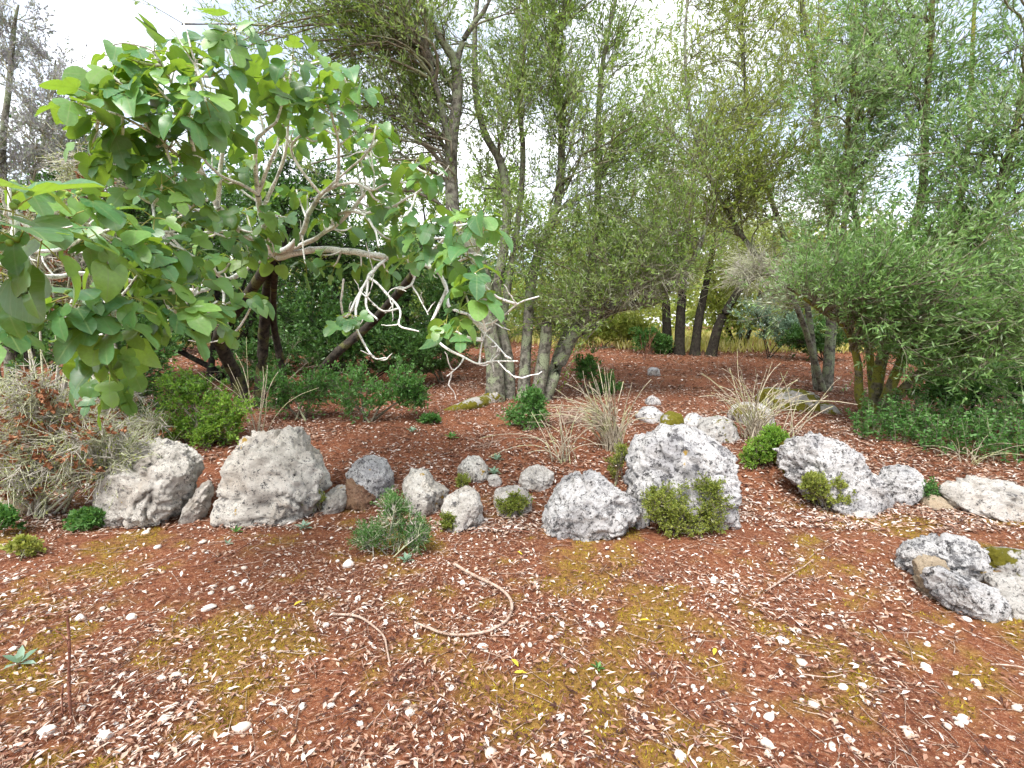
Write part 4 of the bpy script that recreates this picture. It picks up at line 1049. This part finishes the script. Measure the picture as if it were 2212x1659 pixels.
rosette(890, 935, 26, 'bluish plantlet on the litter left of the straw scrap')

# sticks lying on the soil
def stick(label, pts, r, mat='stick', name='fallen_stick', lift=0.016):
    w = np.array([G(a, b_) for a, b_ in pts]); w[:, 2] += r*0.9+lift
    c = catmull(w, 4*len(pts)+4)
    n = len(c)
    c = c+0.004*np.stack([noise(c, 9, 1, 2), noise(c, 9, 2, 2), np.abs(noise(c, 7, 3, 2))], 1)
    rad = r*np.linspace(1, 0.55, n)*(1+0.15*noise(c, 30, 4))
    b0 = c[0].copy()
    v, q = tubes(c[None], rad[None], 7)
    o = link(name, make_mesh(name, v-b0, quads=q, smooth_shade=True), None, M[mat], b0)
    return tag(o, label, 'stick')
stick('hook shaped pale stick lying in the centre foreground', [(982,1228),(1022,1253),(1069,1276),(1096,1296),(1106,1323),(1096,1349),(1069,1369),(1036,1383),(969,1383),(896,1356)], 0.010)
stick('second strand of twig lying along the hook shaped stick', [(1030,1380),(990,1381),(950,1375),(915,1358)], 0.004)
stick('short bent stick pointing down in the left foreground', [(720,1336),(769,1343),(802,1361),(829,1386),(836,1416),(842,1446)], 0.0065)
stick('long thin reddish stick lying under the pointed boulder', [(413,1233),(467,1219),(533,1186),(570,1159)], 0.005, 'stick_red')
stick('thin twig lying left of the long reddish stick', [(305,1251),(350,1225),(390,1196)], 0.004, 'stick_red')
stick('straight pale stick on the mossy soil at right', [(1653,1286),(1690,1262),(1750,1223)], 0.006)
stick('low reddish stick before the broad low boulder', [(1012,1157),(1056,1148),(1096,1150),(1136,1156),(1172,1164)], 0.005, 'stick_red')
stick('thin twig in the left foreground pointing at the upright stalk', [(82,1345),(120,1335),(155,1325)], 0.0045, 'stick_red')
stick('pale straw lying right of the centre foreground', [(1720,1470),(1780,1478),(1830,1468)], 0.003)
stick('thin dry twig lying low in the right foreground', [(2140,1445),(2200,1455),(2240,1475)], 0.004)

def upright(label, pts, d, r, mat):
    c = catmull([P(a, b_, d) for a, b_ in pts], 24)
    c[:3, 2] -= 0.01
    b0 = c[0].copy()
    v, q = tubes(c[None], (r*np.linspace(1, 0.7, 24)*(1+0.2*noise(c, 30, 4)))[None], 7)
    return c, v-b0, q, b0
gu = G(153, 1552)
c, v, q, b0 = upright('', [(153,1552),(149,1473),(150,1389),(145,1329)], gu[1], 0.006, None)
root = empty('dead_stalk', b0, 'thin reddish dead stalk standing upright in the left foreground', 'dead plant')
stk = link('stem', make_mesh('stem', v, quads=q, smooth_shade=True), root, M['stick_red'])
c2, v, q, b2 = upright('', [(136,1554),(134,1510),(136,1478)], gu[1]-0.005, 0.004, None)
link('stem', make_mesh('stem', v+(b2-b0), quads=q, smooth_shade=True), root, M['stick_red'])
c3, v, q, b3_ = upright('', [(150,1395),(135,1372),(120,1362)], gu[1], 0.0035, None)
link('side_twig', make_mesh('side_twig', v+(b3_-b0), quads=q, smooth_shade=True), stk, M['stick_red'])

for k, (a, b_, lab) in enumerate([(1108,1468,'lower leaf of the yellow pair in the centre foreground'), (1120,1452,'upper leaf of the yellow pair in the centre foreground'), (655,1308,'yellow fallen leaf left of the short bent stick'),
        (545,1131,'yellow fallen leaf under the pointed boulder'), (1128,1208,'yellow fallen leaf above the hook shaped stick'), (1545,1412,'yellow fallen leaf right of the centre foreground'), (1380,1350,'yellow fallen leaf right of the hook stick bend')]):
    g = G(a, b_)
    v, t, nf = leaves(np.zeros((1, 3)), np.array([[math.cos(k*2.1), math.sin(k*2.1), 0.12]]), np.array([0.06]), np.array([0.02]), np.random.default_rng(k), 1, 0.2, flat=0.9)
    o = link('fallen_leaf', make_mesh('fallen_leaf', v, tris=t, rnd=np.full(len(t), 0.6)), None, M['yellow_leaf'], g+(0, 0, 0.022))
    tag(o, lab, 'leaf', 'yellow leaves on the open soil')

# ------------------------------------------------------------------ the fig tree
def fig_outline(kind):
    if kind == 0:    # three rounded lobes
        return [(0.12,-0.05),(0.28,-0.02),(0.40,0.08),(0.47,0.22),(0.46,0.36),(0.36,0.42),(0.23,0.44),(0.27,0.58),(0.28,0.72),(0.20,0.88),(0.0,1.0)]
    if kind == 1:    # five deep lobes
        return [(0.12,-0.06),(0.30,-0.05),(0.34,0.06),(0.24,0.14),(0.38,0.26),(0.48,0.40),(0.42,0.50),(0.19,0.46),(0.24,0.64),(0.22,0.84),(0.0,1.0)]
    if kind == 2:    # undivided heart
        return [(0.14,-0.06),(0.30,-0.03),(0.41,0.08),(0.45,0.22),(0.45,0.36),(0.41,0.50),(0.35,0.63),(0.28,0.75),(0.19,0.86),(0.10,0.94),(0.0,1.0)]
    return [(0.13,-0.08),(0.31,-0.06),(0.45,0.05),(0.50,0.20),(0.44,0.32),(0.26,0.36),(0.33,0.50),(0.37,0.62),(0.31,0.74),(0.19,0.88),(0.0,1.0)]

def fig_leaf_geo(kind, curl, foldk, twist, seed):
    o = np.array(fig_outline(kind)); n = len(o)
    r_ = np.random.default_rng(seed)
    ym = np.clip(np.linspace(0, 1, n), 0, 1)*0+np.maximum(o[:, 1], 0.02*np.arange(n)); ym[-1] = 1.0
    mid = np.stack([np.zeros(n), ym], 1)
    ri = o*np.array([1+0.06*r_.normal(), 1]); le = o*np.array([-(1+0.06*r_.normal()), 1])
    ri[:, 1] += 0.02*r_.normal(); le[:, 1] += 0.02*r_.normal(); ri[-1] = le[-1] = (0, 1.0)
    uv = np.concatenate([[[0, 0]], mid[:-1], ri[:-1], le[:-1], [[0, 1.0]]])
    m1 = n-1
    A = lambda k: 1+k if k < m1 else 1+3*m1
    B = lambda k: 1+m1+k if k < m1 else 1+3*m1
    C = lambda k: 1+2*m1+k if k < m1 else 1+3*m1
    tr = [(0, B(0), A(0)), (0, A(0), C(0))]; q = []
    for k in range(m1-1):
        q.append((A(k), B(k), B(k+1), A(k+1))); q.append((A(k), A(k+1), C(k+1), C(k)))
    tr += [(A(m1-1), B(m1-1), A(m1)), (A(m1-1), A(m1), C(m1-1))]
    x, y = uv[:, 0], uv[:, 1]
    z = -curl*y**2+foldk*np.abs(x)-0.30*np.abs(x)**2*(1+curl)+twist*x*y+0.035*np.sin(9*y+seed)*np.sign(x)*np.abs(x)*2
    v = np.stack([x, y, z], 1)
    return v, np.array(tr), np.array(q), uv

VAR = []
for k in range(12):
    VAR.append(fig_leaf_geo([0, 1, 3, 0, 2, 0][k % 6], [0.12, 0.30, 0.50, 0.2][k % 4], [0.20, 0.48, 0.06, 0.32][(k//2) % 4], [0.22, -0.3, 0.05][k % 3], k))
VMESH = []
for k, (v, tr, q, uv) in enumerate(VAR):
    VMESH.append(make_mesh('fig_leaf', v, tris=tr, quads=q, uv=uv, smooth_shade=True)); VMESH[-1].materials.append(M['fig_leaf'])

rng = np.random.default_rng(23)
gf = G(545, 882)
D0 = gf[1]
HUB = P(585, 560, 4.9)
fig = empty('fig_tree', (gf[0], gf[1], gf[2]-0.02), 'spreading fig tree with large lobed leaves and white bare branches', 'tree')
fb = np.array(fig.location)
def fig_tube(name, c, rad, mat, sides=9, wob=0.10):
    v, q = tubes(c[None], rad[None], sides)
    nn = nrm(v-np.repeat(c, sides, 0))
    v = v+nn*(np.repeat(rad, sides)*(wob*noise(v, 14, 3, 2)+wob*noise(v, 45, 4, 2)))[:, None]
    return link(name, make_mesh(name, v-fb, quads=q, smooth_shade=True), fig, M[mat])
fig_tube('trunk', catmull([G(532, 880)-(0, 0, .03), P(510, 813, D0), P(482, 755, D0-0.3), P(476, 718, D0-0.6), P(530, 645, D0-1.1), HUB, HUB+(0.05, -0.12, 0.10)], 26), np.concatenate([np.linspace(0.10, 0.052, 22), [0.045, 0.036, 0.026, 0.012]]), 'bark_fig_trunk', 12)
fig_tube('trunk', catmull([G(560, 880)-(0, 0, .03), P(566, 786, D0), P(572, 690, D0-0.4), P(578, 620, D0-1.0), HUB, HUB+(0.02, -0.08, 0.06)], 22), np.concatenate([np.linspace(0.08, 0.05, 18), [0.04, 0.032, 0.022, 0.01]]), 'bark_fig_trunk', 12)
fig_tube('trunk', catmull([G(615, 870)-(0, 0, .03), P(606, 780, D0+0.2), P(590, 690, D0-0.3), HUB+(0.02, 0.05, -0.03)], 18), np.linspace(0.065, 0.03, 18), 'bark_fig_trunk', 12)
fig_tube('trunk', catmull([G(655, 850)-(0, 0, .03), P(720, 770, D0+0.3), P(800, 700, D0+0.2), P(880, 610, D0-0.8), P(905, 570, D0-1.6)], 18), np.linspace(0.07, 0.045, 18), 'bark_fig_trunk', 12)

# bare lichen-white branches: (pixels, start distance, end distance, start radius, end radius)
h = 4.6
BR = [
 ([(585,545),(583,533),(563,460),(557,420)], 4.8, 3.7, .034, .024), ([(557,420),(552,367),(552,310),(567,290),(597,263)], 3.7, 3.2, .022, .010), ([(557,420),(580,360),(600,307),(612,270)], 3.7, 3.4, .018, .008),
 ([(557,420),(530,403),(480,380),(447,350),(438,333)], 3.7, 3.1, .016, .008),
 ([(590,545),(545,515),(510,490),(470,447)], 4.8, 3.5, .036, .026), ([(470,447),(437,373),(420,327),(407,260),(398,240)], 3.5, 2.8, .024, .012), ([(437,373),(377,330),(340,293),(310,262)], 3.2, 2.7, .015, .007),
 ([(470,447),(453,453),(420,452),(403,443)], 3.5, 3.2, .014, .008), ([(447,432),(420,420),(405,408),(400,385)], 3.4, 3.1, .013, .007),
 ([(590,548),(627,533),(653,500),(670,457),(693,420),(727,400)], 4.8, 3.8, .034, .018), ([(727,400),(733,340),(727,290),(713,230)], 3.8, 3.3, .017, .008), ([(693,420),(660,380),(630,330),(640,300),(690,270)], 3.9, 3.6, .015, .007),
 ([(600,548),(650,530),(700,503),(735,480),(790,420),(835,397),(870,350)], 4.8, 3.6, .028, .009), ([(700,503),(735,462),(785,463),(808,493),(819,533)], 4.4, 3.5, .020, .008), ([(727,400),(765,395),(802,410),(835,397)], 3.8, 3.5, .014, .008),
 ([(600,556),(680,540),(760,545),(840,555),(905,565),(950,590)], 4.8, 3.7, .040, .022), ([(905,565),(960,520),(1000,490),(1030,470)], 3.9, 3.4, .016, .008), ([(950,590),(980,570),(1010,555),(1030,545)], 3.7, 3.3, .014, .008),
 ([(840,556),(815,575),(797,600),(792,660),(815,690)], 4.2, 3.5, .017, .008), ([(815,575),(782,623),(749,683),(738,656),(742,603)], 3.9, 3.4, .014, .007), ([(782,623),(769,666),(775,716),(805,770),(835,773)], 3.7, 3.3, .013, .006),
 ([(797,600),(819,616),(862,666),(865,703),(905,716)], 3.8, 3.4, .014, .006), ([(905,565),(899,590),(889,616),(870,625),(855,623)], 3.9, 3.6, .014, .006), ([(862,666),(830,672),(805,655),(790,640)], 3.6, 3.5, .010, .005), ([(889,616),(905,640),(915,660),(925,680)], 3.8, 3.5, .009, .004),
 ([(950,590),(965,625),(972,660),(1012,680),(1045,700),(1085,683),(1119,656),(1165,640)], 3.7, 3.0, .017, .005), ([(965,625),(940,680),(932,710),(949,740),(999,770),(1035,786),(1075,780),(1119,780)], 3.6, 3.0, .015, .005), ([(1002,772),(990,795),(965,813)], 3.2, 3.1, .008, .004),
 ([(1012,680),(1040,715),(1069,740),(1090,765),(1105,775)], 3.3, 3.0, .009, .004), ([(1035,786),(1042,740),(1050,715)], 3.1, 3.1, .007, .004), ([(1075,780),(1095,800),(1115,818)], 3.0, 3.0, .006, .003),
 ([(585,550),(533,580),(500,600),(473,596),(455,575)], 4.7, 3.4, .026, .010), ([(533,580),(480,612),(430,630),(390,660),(380,690)], 4.3, 2.8, .024, .009), ([(480,612),(485,650),(482,690),(478,740)], 3.9, 3.3, .013, .006),
 ([(430,630),(330,620),(250,600),(213,623),(230,656),(246,670)], 3.8, 2.4, .022, .008), ([(250,600),(180,590),(110,596),(67,583),(0,573),(-60,560)], 3.0, 1.9, .018, .011), ([(67,583),(50,540),(40,490),(28,450)], 2.1, 1.7, .011, .007),
 ([(180,640),(120,683),(77,693),(43,700),(0,693),(-50,700)], 2.6, 2.1, .014, .008), ([(223,723),(177,736),(143,720),(147,676),(160,640)], 2.6, 2.5, .010, .011), ([(250,600),(210,560),(180,530),(165,470)], 2.9, 2.4, .013, .007),
 ([(545,515),(470,500),(400,510),(350,500)], 4.3, 3.0, .018, .008), ([(510,490),(440,470),(370,455),(330,440)], 4.0, 2.9, .016, .007), ([(470,447),(480,330),(500,220),(505,120),(507,60)], 3.6, 3.0, .018, .006), ([(563,460),(610,350),(625,250),(628,160),(632,120)], 4.0, 3.2, .018, .006),
 ([(437,373),(360,280),(300,220),(265,180)], 3.2, 2.7, .013, .006), ([(420,327),(380,200),(350,140),(330,110)], 3.0, 2.7, .012, .005), ([(407,260),(420,180),(425,130)], 2.9, 2.7, .010, .005), ([(727,290),(750,240),(780,200)], 3.5, 3.2, .010, .005),
 ([(340,293),(260,250),(190,230),(160,225)], 2.8, 2.5, .010, .005), ([(693,420),(770,350),(800,320)], 3.9, 3.4, .012, .006), ([(785,463),(860,440),(920,400),(925,375)], 4.0, 3.3, .013, .006)]
BP, BD = [], []
for pts, da, db, ra, rb in BR:
    n = len(pts)
    c = catmull([P(a, b_, da+(db-da)*k/(n-1)) for k, (a, b_) in enumerate(pts)], 5*n)
    c = c+0.012*np.stack([noise(c, 8, 1, 2), noise(c, 8, 2, 2), noise(c, 8, 3, 2)], 1)*np.sin(np.linspace(0, math.pi, len(c)))[:, None]
    fig_tube('branch', c, np.linspace(ra, rb, len(c))*0.78, 'bark_fig', 8, 0.24)
    BP.append(c[len(c)//3:])
BPts = np.concatenate(BP)

# shoots with their whorls of leaves: (px, py, distance, leaf length)
CL = [(28,450,1.65,.19),(35,520,1.6,.2),(90,520,1.75,.2),(-20,590,1.7,.2),(20,400,1.9,.17),(-30,700,2.0,.18),
 (160,420,2.3,.15),(150,470,2.2,.15),(185,510,2.2,.16),(225,530,2.3,.16),(240,450,2.5,.15),(310,520,2.5,.15),(330,470,2.7,.14),(380,380,2.9,.14),(350,400,2.8,.14),(300,330,2.9,.14),
 (265,180,2.7,.15),(200,200,2.6,.16),(160,225,2.5,.15),(230,150,2.7,.15),(310,262,2.8,.15),(330,110,2.8,.15),(290,130,2.8,.14),(250,120,2.9,.14),(360,150,2.8,.15),(425,130,2.8,.15),(400,190,2.8,.15),(340,190,2.7,.15),(398,240,2.7,.17),(455,190,2.8,.16),(445,220,2.7,.16),(480,150,2.9,.15),(380,100,3.0,.14),(430,95,3.0,.14),
 (507,60,2.9,.16),(500,90,3.0,.15),(632,120,3.1,.16),(625,170,3.2,.15),(612,210,3.2,.15),(560,240,3.3,.14),(597,263,3.2,.14),(520,260,3.2,.15),(490,270,3.2,.15),(713,230,3.2,.16),(690,200,3.3,.15),(740,160,3.2,.16),(780,190,3.2,.15),(700,130,3.4,.14),(690,270,3.4,.15),(750,290,3.4,.14),(735,350,3.6,.14),(612,300,3.5,.14),(650,290,3.6,.14),(480,340,3.4,.14),(520,330,3.5,.14),(590,400,3.7,.14),(640,410,3.8,.14),(530,450,3.6,.14),
 (800,320,3.3,.15),(770,350,3.5,.14),(925,370,3.2,.15),(890,350,3.3,.15),(860,420,3.5,.15),(870,470,3.5,.15),(830,440,3.6,.14),(800,480,3.6,.14),(760,490,3.7,.14),(700,470,3.8,.15),(620,470,3.7,.15),(560,500,3.6,.15),(530,505,3.4,.15),(650,500,3.9,.14),(690,530,3.9,.14),(750,530,3.8,.14),(850,520,3.6,.14),(900,500,3.5,.14),(940,470,3.4,.14),
 (1030,465,3.1,.16),(1045,490,3.1,.16),(1000,490,3.2,.15),(980,530,3.3,.16),(1010,555,3.1,.16),(1025,590,3.0,.16),(1000,620,3.1,.15),(960,560,3.4,.15),(1030,640,3.0,.15),(985,715,3.0,.16),(960,700,3.1,.15),(1010,680,3.1,.14),(930,540,3.5,.14),(880,560,3.7,.14),(820,545,3.8,.14),
 (246,690,2.3,.17),(270,640,2.4,.16),(300,660,2.4,.16),(380,660,2.6,.17),(400,690,2.6,.16),(375,610,2.7,.15),(340,600,2.8,.15),(300,590,2.7,.15),(250,580,2.5,.16),(150,640,2.2,.16),(125,665,2.2,.16),(200,690,2.3,.15),(170,730,2.4,.15),(220,740,2.4,.16),(258,770,2.5,.16),(290,720,2.5,.15),(230,860,2.6,.15),(200,820,2.6,.15),(250,810,2.6,.14),
 (470,650,3.0,.14),(460,680,2.9,.14),(530,635,3.2,.14),(550,650,3.2,.13),(480,700,3.1,.13),(430,560,3.1,.15),(460,560,3.2,.15),(400,540,2.9,.15),(440,510,3.2,.14),(480,470,3.4,.14),(400,480,3.0,.15),(420,440,3.1,.14),(360,530,2.8,.15),(440,600,3.0,.14),(500,560,3.4,.14),
 (330,300,3.0,.14),(370,330,3.0,.14),(260,300,2.8,.14),(220,270,2.7,.14),(190,310,2.8,.14),(230,340,2.9,.13),(290,410,2.9,.14),(270,480,2.6,.15),(740,690,3.4,.12),(760,680,3.4,.12),(660,570,3.9,.14),(720,575,3.9,.14),(780,575,3.8,.13),(840,590,3.7,.13),(420,290,3.0,.15),(460,280,3.1,.15),(360,240,2.8,.16),(300,200,2.7,.16),(560,180,3.3,.14),(540,130,3.3,.13)]
sel = []
for k in np.argsort(rng.uniform(0, 1, len(BPts))):      # leafy spurs along the limbs of the middle of the crown
    p = BPts[k]; x_ = p[0]/p[1]*FPX+PW/2; r_ = p-np.array([0, 0, EYE])
    y_ = PH/2-FPX*(r_[2]*math.cos(PITCH)+r_[1]*math.sin(PITCH))/(r_[1]*math.cos(PITCH)-r_[2]*math.sin(PITCH))
    if 320 < x_ < 960 and 200 < y_ < 560 and len(sel) < 46:
        sel.append(p+nrm(rng.normal(0, 0.7, 3)+np.array([0, 1.3, 0.4]))*rng.uniform(0.15, 0.40))
CLW = [(P(a, b_, dd+(rng.uniform(0.25, 0.75) if 430 < a < 870 and 255 < b_ < 600 else 0)), ln) for (a, b_, dd, ln) in CL if not (500 < a < 760 and 255 < b_ < 560 and rng.uniform() < 0.3)]+[(p, rng.uniform(0.12, 0.15)) for p in sel]
recs = []; pv, pq, prn = [], [], []; off = 0
shoot_poly, shoot_rad = [], []
for tip, ln in CLW:
    k = np.linalg.norm(BPts-tip, axis=1).argmin()
    s = BPts[k]; L = np.linalg.norm(tip-s)
    if L > 0.03:
        up = np.array([0, 0, 0.18*L])
        c = catmull([s, s*0.5+tip*0.5-up*0.6+rng.normal(0, 0.03*L, 3), tip], 8)
        shoot_poly.append(c); shoot_rad.append(np.linspace(0.0085, 0.0055, 8)); axd = nrm(c[-1]-c[-2])
    else: axd = np.array([0, -0.3, 0.9])
    axd = nrm(axd+np.array([0, -0.25, 0.35]))
    n = rng.integers(4, 7)
    a0 = rng.uniform(0, 6.28)
    e1 = nrm(np.cross(axd, [0.3, 0.2, 1])); e2 = np.cross(axd, e1)
    for j in range(n):
        az = a0+j*2.4; lean = 0.75+0.55*(1-j/n)+rng.normal(0, 0.12)
        d = nrm(axd*math.cos(lean)+(e1*math.cos(az)+e2*math.sin(az))*math.sin(lean))
        pl = ln*rng.uniform(0.35, 0.6)
        p0 = tip-axd*0.012*j
        p1 = p0+d*pl+np.array([0, 0, -0.12*pl])
        # blade droops from the end of the petiole, upper face to the sky
        bd = nrm(d*np.array([1, 1, 0.6])+np.array([0, -0.08, -0.75+rng.normal(0, 0.28)]))
        up = nrm(np.array([rng.normal(0, .55), -0.3+rng.normal(0, .5), 1.0])+d*0.5)
        xa = nrm(np.cross(bd, up)); za = np.cross(xa, bd)
        sz = ln*rng.uniform(0.62, 1.08)
        recs.append((p1, xa, bd, za, sz, int(rng.integers(0, 12)), np.linalg.norm(p1-np.array([0, 0, EYE]))/sz))
        cc = np.stack([p0, p0*0.5+p1*0.5+np.array([0, 0, 0.05*pl]), p1])
        vv, qq = tubes(cc[None], np.array([[0.0024, 0.002, 0.0017]])*1.15, 4)
        pv.append(vv); pq.append(qq+off); off += len(vv)
for c in BP:
    for _ in range(rng.integers(2, 5)):
        k = rng.integers(1, len(c)); t_ = nrm(c[k]-c[k-1])
        d_ = spread(t_[None], np.array([rng.uniform(0.5, 1.1)]), rng)
        tw = grow(c[k][None], d_, np.array([rng.uniform(0.05, 0.22)]), 7, 0.22, 0.06, rng)[0]
        shoot_poly.append(tw); shoot_rad.append(np.linspace(0.0052, 0.0026, 8))
sv, sq_ = tubes(np.array(shoot_poly), np.array(shoot_rad), 7)
o = link('shoots', make_mesh('shoots', sv-fb, quads=sq_, smooth_shade=True), fig, M['bark_fig']); o['kind'] = 'stuff'
o = link('petioles', make_mesh('petioles', np.concatenate(pv)-fb, quads=np.concatenate(pq), smooth_shade=True, rnd=np.full(sum(len(x) for x in pq), 0.4)), fig, M['petiole']); o['kind'] = 'stuff'
from mathutils import Matrix
def on_screen(p):
    x = p[0]/p[1]*FPX*0.98+PW/2
    return -60 < x < PW+60
recs.sort(key=lambda r: (0 if on_screen(r[0]) else 1, r[6]))
rest_v, rest_t, rest_q, rest_r, rest_uv = [], [], [], [], []; off = 0
for k, (p1, xa, ya, za, sz, var, _) in enumerate(recs):
    if k < 300:
        o = link('leaf', VMESH[var], fig)
        o.matrix_local = Matrix(((xa[0]*sz, ya[0]*sz, za[0]*sz, p1[0]-fb[0]), (xa[1]*sz, ya[1]*sz, za[1]*sz, p1[1]-fb[1]), (xa[2]*sz, ya[2]*sz, za[2]*sz, p1[2]-fb[2]), (0, 0, 0, 1)))
    else:
        v, tr, q, uv = VAR[var]
        w = (v[:, :1]*xa+v[:, 1:2]*ya+v[:, 2:]*za)*sz+p1-fb
        rest_v.append(w); rest_t.append(tr+off); rest_q.append(q+off); rest_uv.append(uv); rest_r.append((len(tr), len(q))); off += len(v)
rv = rng.uniform(0, 1, len(rest_r))
rn = np.concatenate([np.concatenate([np.full(a, r) for (a, b_), r in zip(rest_r, rv)]), np.concatenate([np.full(b_, r) for (a, b_), r in zip(rest_r, rv)])])
o = link('inner_foliage', make_mesh('inner_foliage', np.concatenate(rest_v), tris=np.concatenate(rest_t), quads=np.concatenate(rest_q), rnd=rn, uv=np.concatenate(rest_uv), smooth_shade=True), fig, M['fig_leaf_far']); o['kind'] = 'stuff'
# unripe figs in the leaf axils of the nearer shoots
v, f = ico(2)
fv = v*np.array([1, 1, 1.0]); fv[:, 2] *= np.where(v[:, 2] > 0, 1.25, 0.95); fv[:, :2] *= (1-0.25*np.clip(v[:, 2], 0, 1))[:, None]
fm = make_mesh('fig_fruit', fv*0.011, tris=f, smooth_shade=True); fm.materials.append(M['figfruit'])
for (a, b_, dd, ln) in sorted(CL, key=lambda c: c[2])[:34]:
    for j in range(2):
        p_ = P(a, b_, dd)+rng.normal(0, 0.010, 3)
        o = link('fig_fruit', fm, fig, loc=p_-fb)
        o.rotation_euler = (rng.uniform(0, 3), rng.uniform(0, 3), 0)

# ------------------------------------------------------------------ fallen leaves, gravel, moss
rng = np.random.default_rng(99)
def scatter(n, y0, y1, power):
    u = rng.uniform(0, 1, n)
    y = (y0**(1-power)+u*(y1**(1-power)-y0**(1-power)))**(1/(1-power))
    x = rng.uniform(-1, 1, n)*(1.14*y+1.7)
    return x, y
parts = []
for n, y0, y1, pw, ls in ((44000, 0.9, 4.2, 0.6, 0.040), (70000, 0.9, 4.4, 0.7, 0.017), (70000, 0.9, 4.4, 0.7, 0.026), (160000, 3.6, 9.0, 0.6, 0.054), (60000, 8.5, 19, 0.3, 0.10)):
    x, y = scatter(n, y0, y1, pw)
    dens = n2(x, y, 1.1, 51, 3)+0.4*n2(x, y, 5, 52, 2)
    keepm = rng.uniform(0, 1, n) < np.clip(0.72+1.15*dens, 0.06, 1)*(1-0.6*moss_amount(x, y)*(y < 4.5))
    x, y = x[keepm], y[keepm]; m_ = len(x)
    pos = np.stack([x, y, terrain(x, y)+0.010+rng.uniform(0, 0.012, m_)], 1)
    az = rng.uniform(0, 2*math.pi, m_)
    d = np.stack([np.cos(az), np.sin(az), rng.normal(0, 0.22, m_)], 1)
    ln = ls*rng.uniform(0.35, 1.25, m_); wd = ln*rng.uniform(0.16, 0.42, m_)
    v, tr, nf = leaves(pos, d, ln, wd, rng, 0, 0.25, flat=0.8)
    pale = np.where(y < 4.2, 0.55, 0.47)+0.22*n2(x, y, 1.7, 53, 3)
    if ls < 0.03: pale = pale-0.16
    rn = np.clip(pale+rng.normal(0, 0.27, m_), 0, 1)
    parts.append((v, tr, np.repeat(rn, nf)))
off = 0; V, T, Rn = [], [], []
for v, tr, r_ in parts:
    V.append(v); T.append(tr+off); Rn.append(r_); off += len(v)
tag(link('leaf_litter', make_mesh('leaf_litter', np.concatenate(V), tris=np.concatenate(T), rnd=np.concatenate(Rn)), None, M['litter']), 'carpet of dry fallen leaves covering the red soil', 'leaf litter', kind='stuff')

# dead twiglets among the leaves
n = 4200
x, y = scatter(n, 1.2, 12, 0.7)
z = terrain(x, y)+0.012
az = rng.uniform(0, 6.28, n)
poly = grow(np.stack([x, y, z], 1), np.stack([np.cos(az), np.sin(az), np.zeros(n)], 1), rng.uniform(0.05, 0.20, n), 4, 0.14, 0, rng)
poly[:, :, 2] = terrain(poly[:, :, 0].ravel(), poly[:, :, 1].ravel()).reshape(poly.shape[:2])+0.008+0.3*np.abs(poly[:, :, 2]-z[:, None])
v, q = tubes(poly[:, [0, 2, 4]], rng.uniform(0.0012, 0.0028, n)[:, None]*np.linspace(1, 0.6, 5)[None, [0, 2, 4]], 3)
tag(link('twig_litter', make_mesh('twig_litter', v, quads=q), None, M['stick']), 'scattered dead twiglets among the fallen leaves', 'twigs', kind='stuff')

# dead stalks standing in the litter further back
n = 1500
x, y = scatter(n, 6.5, 15, 0.4)
k = n2(x, y, 0.7, 81, 2)+0.3*smooth(7, 12, y) > 0.05
x, y = x[k], y[k]; n = len(x)
poly = grow(np.stack([x, y, terrain(x, y)-0.01], 1), np.stack([rng.normal(0, .35, n), rng.normal(0, .35, n), np.ones(n)], 1), rng.uniform(0.06, 0.34, n), 4, 0.12, 0, rng)
v, q = tubes(poly, rng.uniform(0.002, 0.004, n)[:, None]*np.linspace(1, 0.6, 5)[None], 4)
tag(link('dead_stalks', make_mesh('dead_stalks', v, quads=q), None, M['stick']), 'thin dead stalks standing in the litter further back', 'stalks', kind='stuff')

# gravel
n = 5400
x, y = scatter(n, 0.8, 6.5, 0.9)
v0, f0 = ico(1)
s = np.exp(rng.normal(math.log(0.009), 0.45, n)); s = np.minimum(s, 0.026)
sc3 = s[:, None]*rng.uniform(0.6, 1.2, (n, 3))*np.array([1, 1, 0.6])
az = rng.uniform(0, 6.28, n); ca, sa = np.cos(az), np.sin(az)
vv = v0[None]*(1+0.25*rng.uniform(-1, 1, (n, len(v0), 1)))*sc3[:, None]
vx = vv[..., 0]*ca[:, None]-vv[..., 1]*sa[:, None]; vy = vv[..., 0]*sa[:, None]+vv[..., 1]*ca[:, None]
vv = np.stack([vx+x[:, None], vy+y[:, None], vv[..., 2]+(terrain(x, y)+s*0.35)[:, None]], -1).reshape(-1, 3)
ff = (f0[None]+(np.arange(n)*len(v0))[:, None, None]).reshape(-1, 3)
tag(link('gravel', make_mesh('gravel', vv, tris=ff, smooth_shade=True, rnd=np.repeat(np.clip(rng.normal(0.62, 0.25, n), 0, 1), len(f0))), None, M['pebble']), 'small pale pebbles strewn over the red soil', 'gravel', kind='stuff')

# moss tufts
n = 220000
x, y = scatter(n, 0.8, 5.2, 0.8)
k = moss_amount(x, y)*rng.uniform(0.3, 1, n) > 0.42
x, y = x[k], y[k]; n = len(x)
pos = np.stack([x, y, terrain(x, y)+0.001], 1)
d = nrm(np.stack([rng.normal(0, .6, n), rng.normal(0, .6, n), np.ones(n)], 1))
sd_ = nrm(np.cross(d, rng.normal(0, 1, (n, 3))))
hh = rng.uniform(0.008, 0.019, n)[:, None]
v = np.stack([pos-sd_*hh*0.28, pos+sd_*hh*0.28, pos+d*hh], 1).reshape(-1, 3)
tag(link('ground_moss', make_mesh('ground_moss', v, tris=np.arange(3*n).reshape(-1, 3), rnd=np.clip(0.5+0.3*n2(x, y, 6, 77, 2)+rng.normal(0, .2, n), 0, 1)), None, M['moss']), 'yellow green moss patches on the open soil', 'moss', kind='stuff')
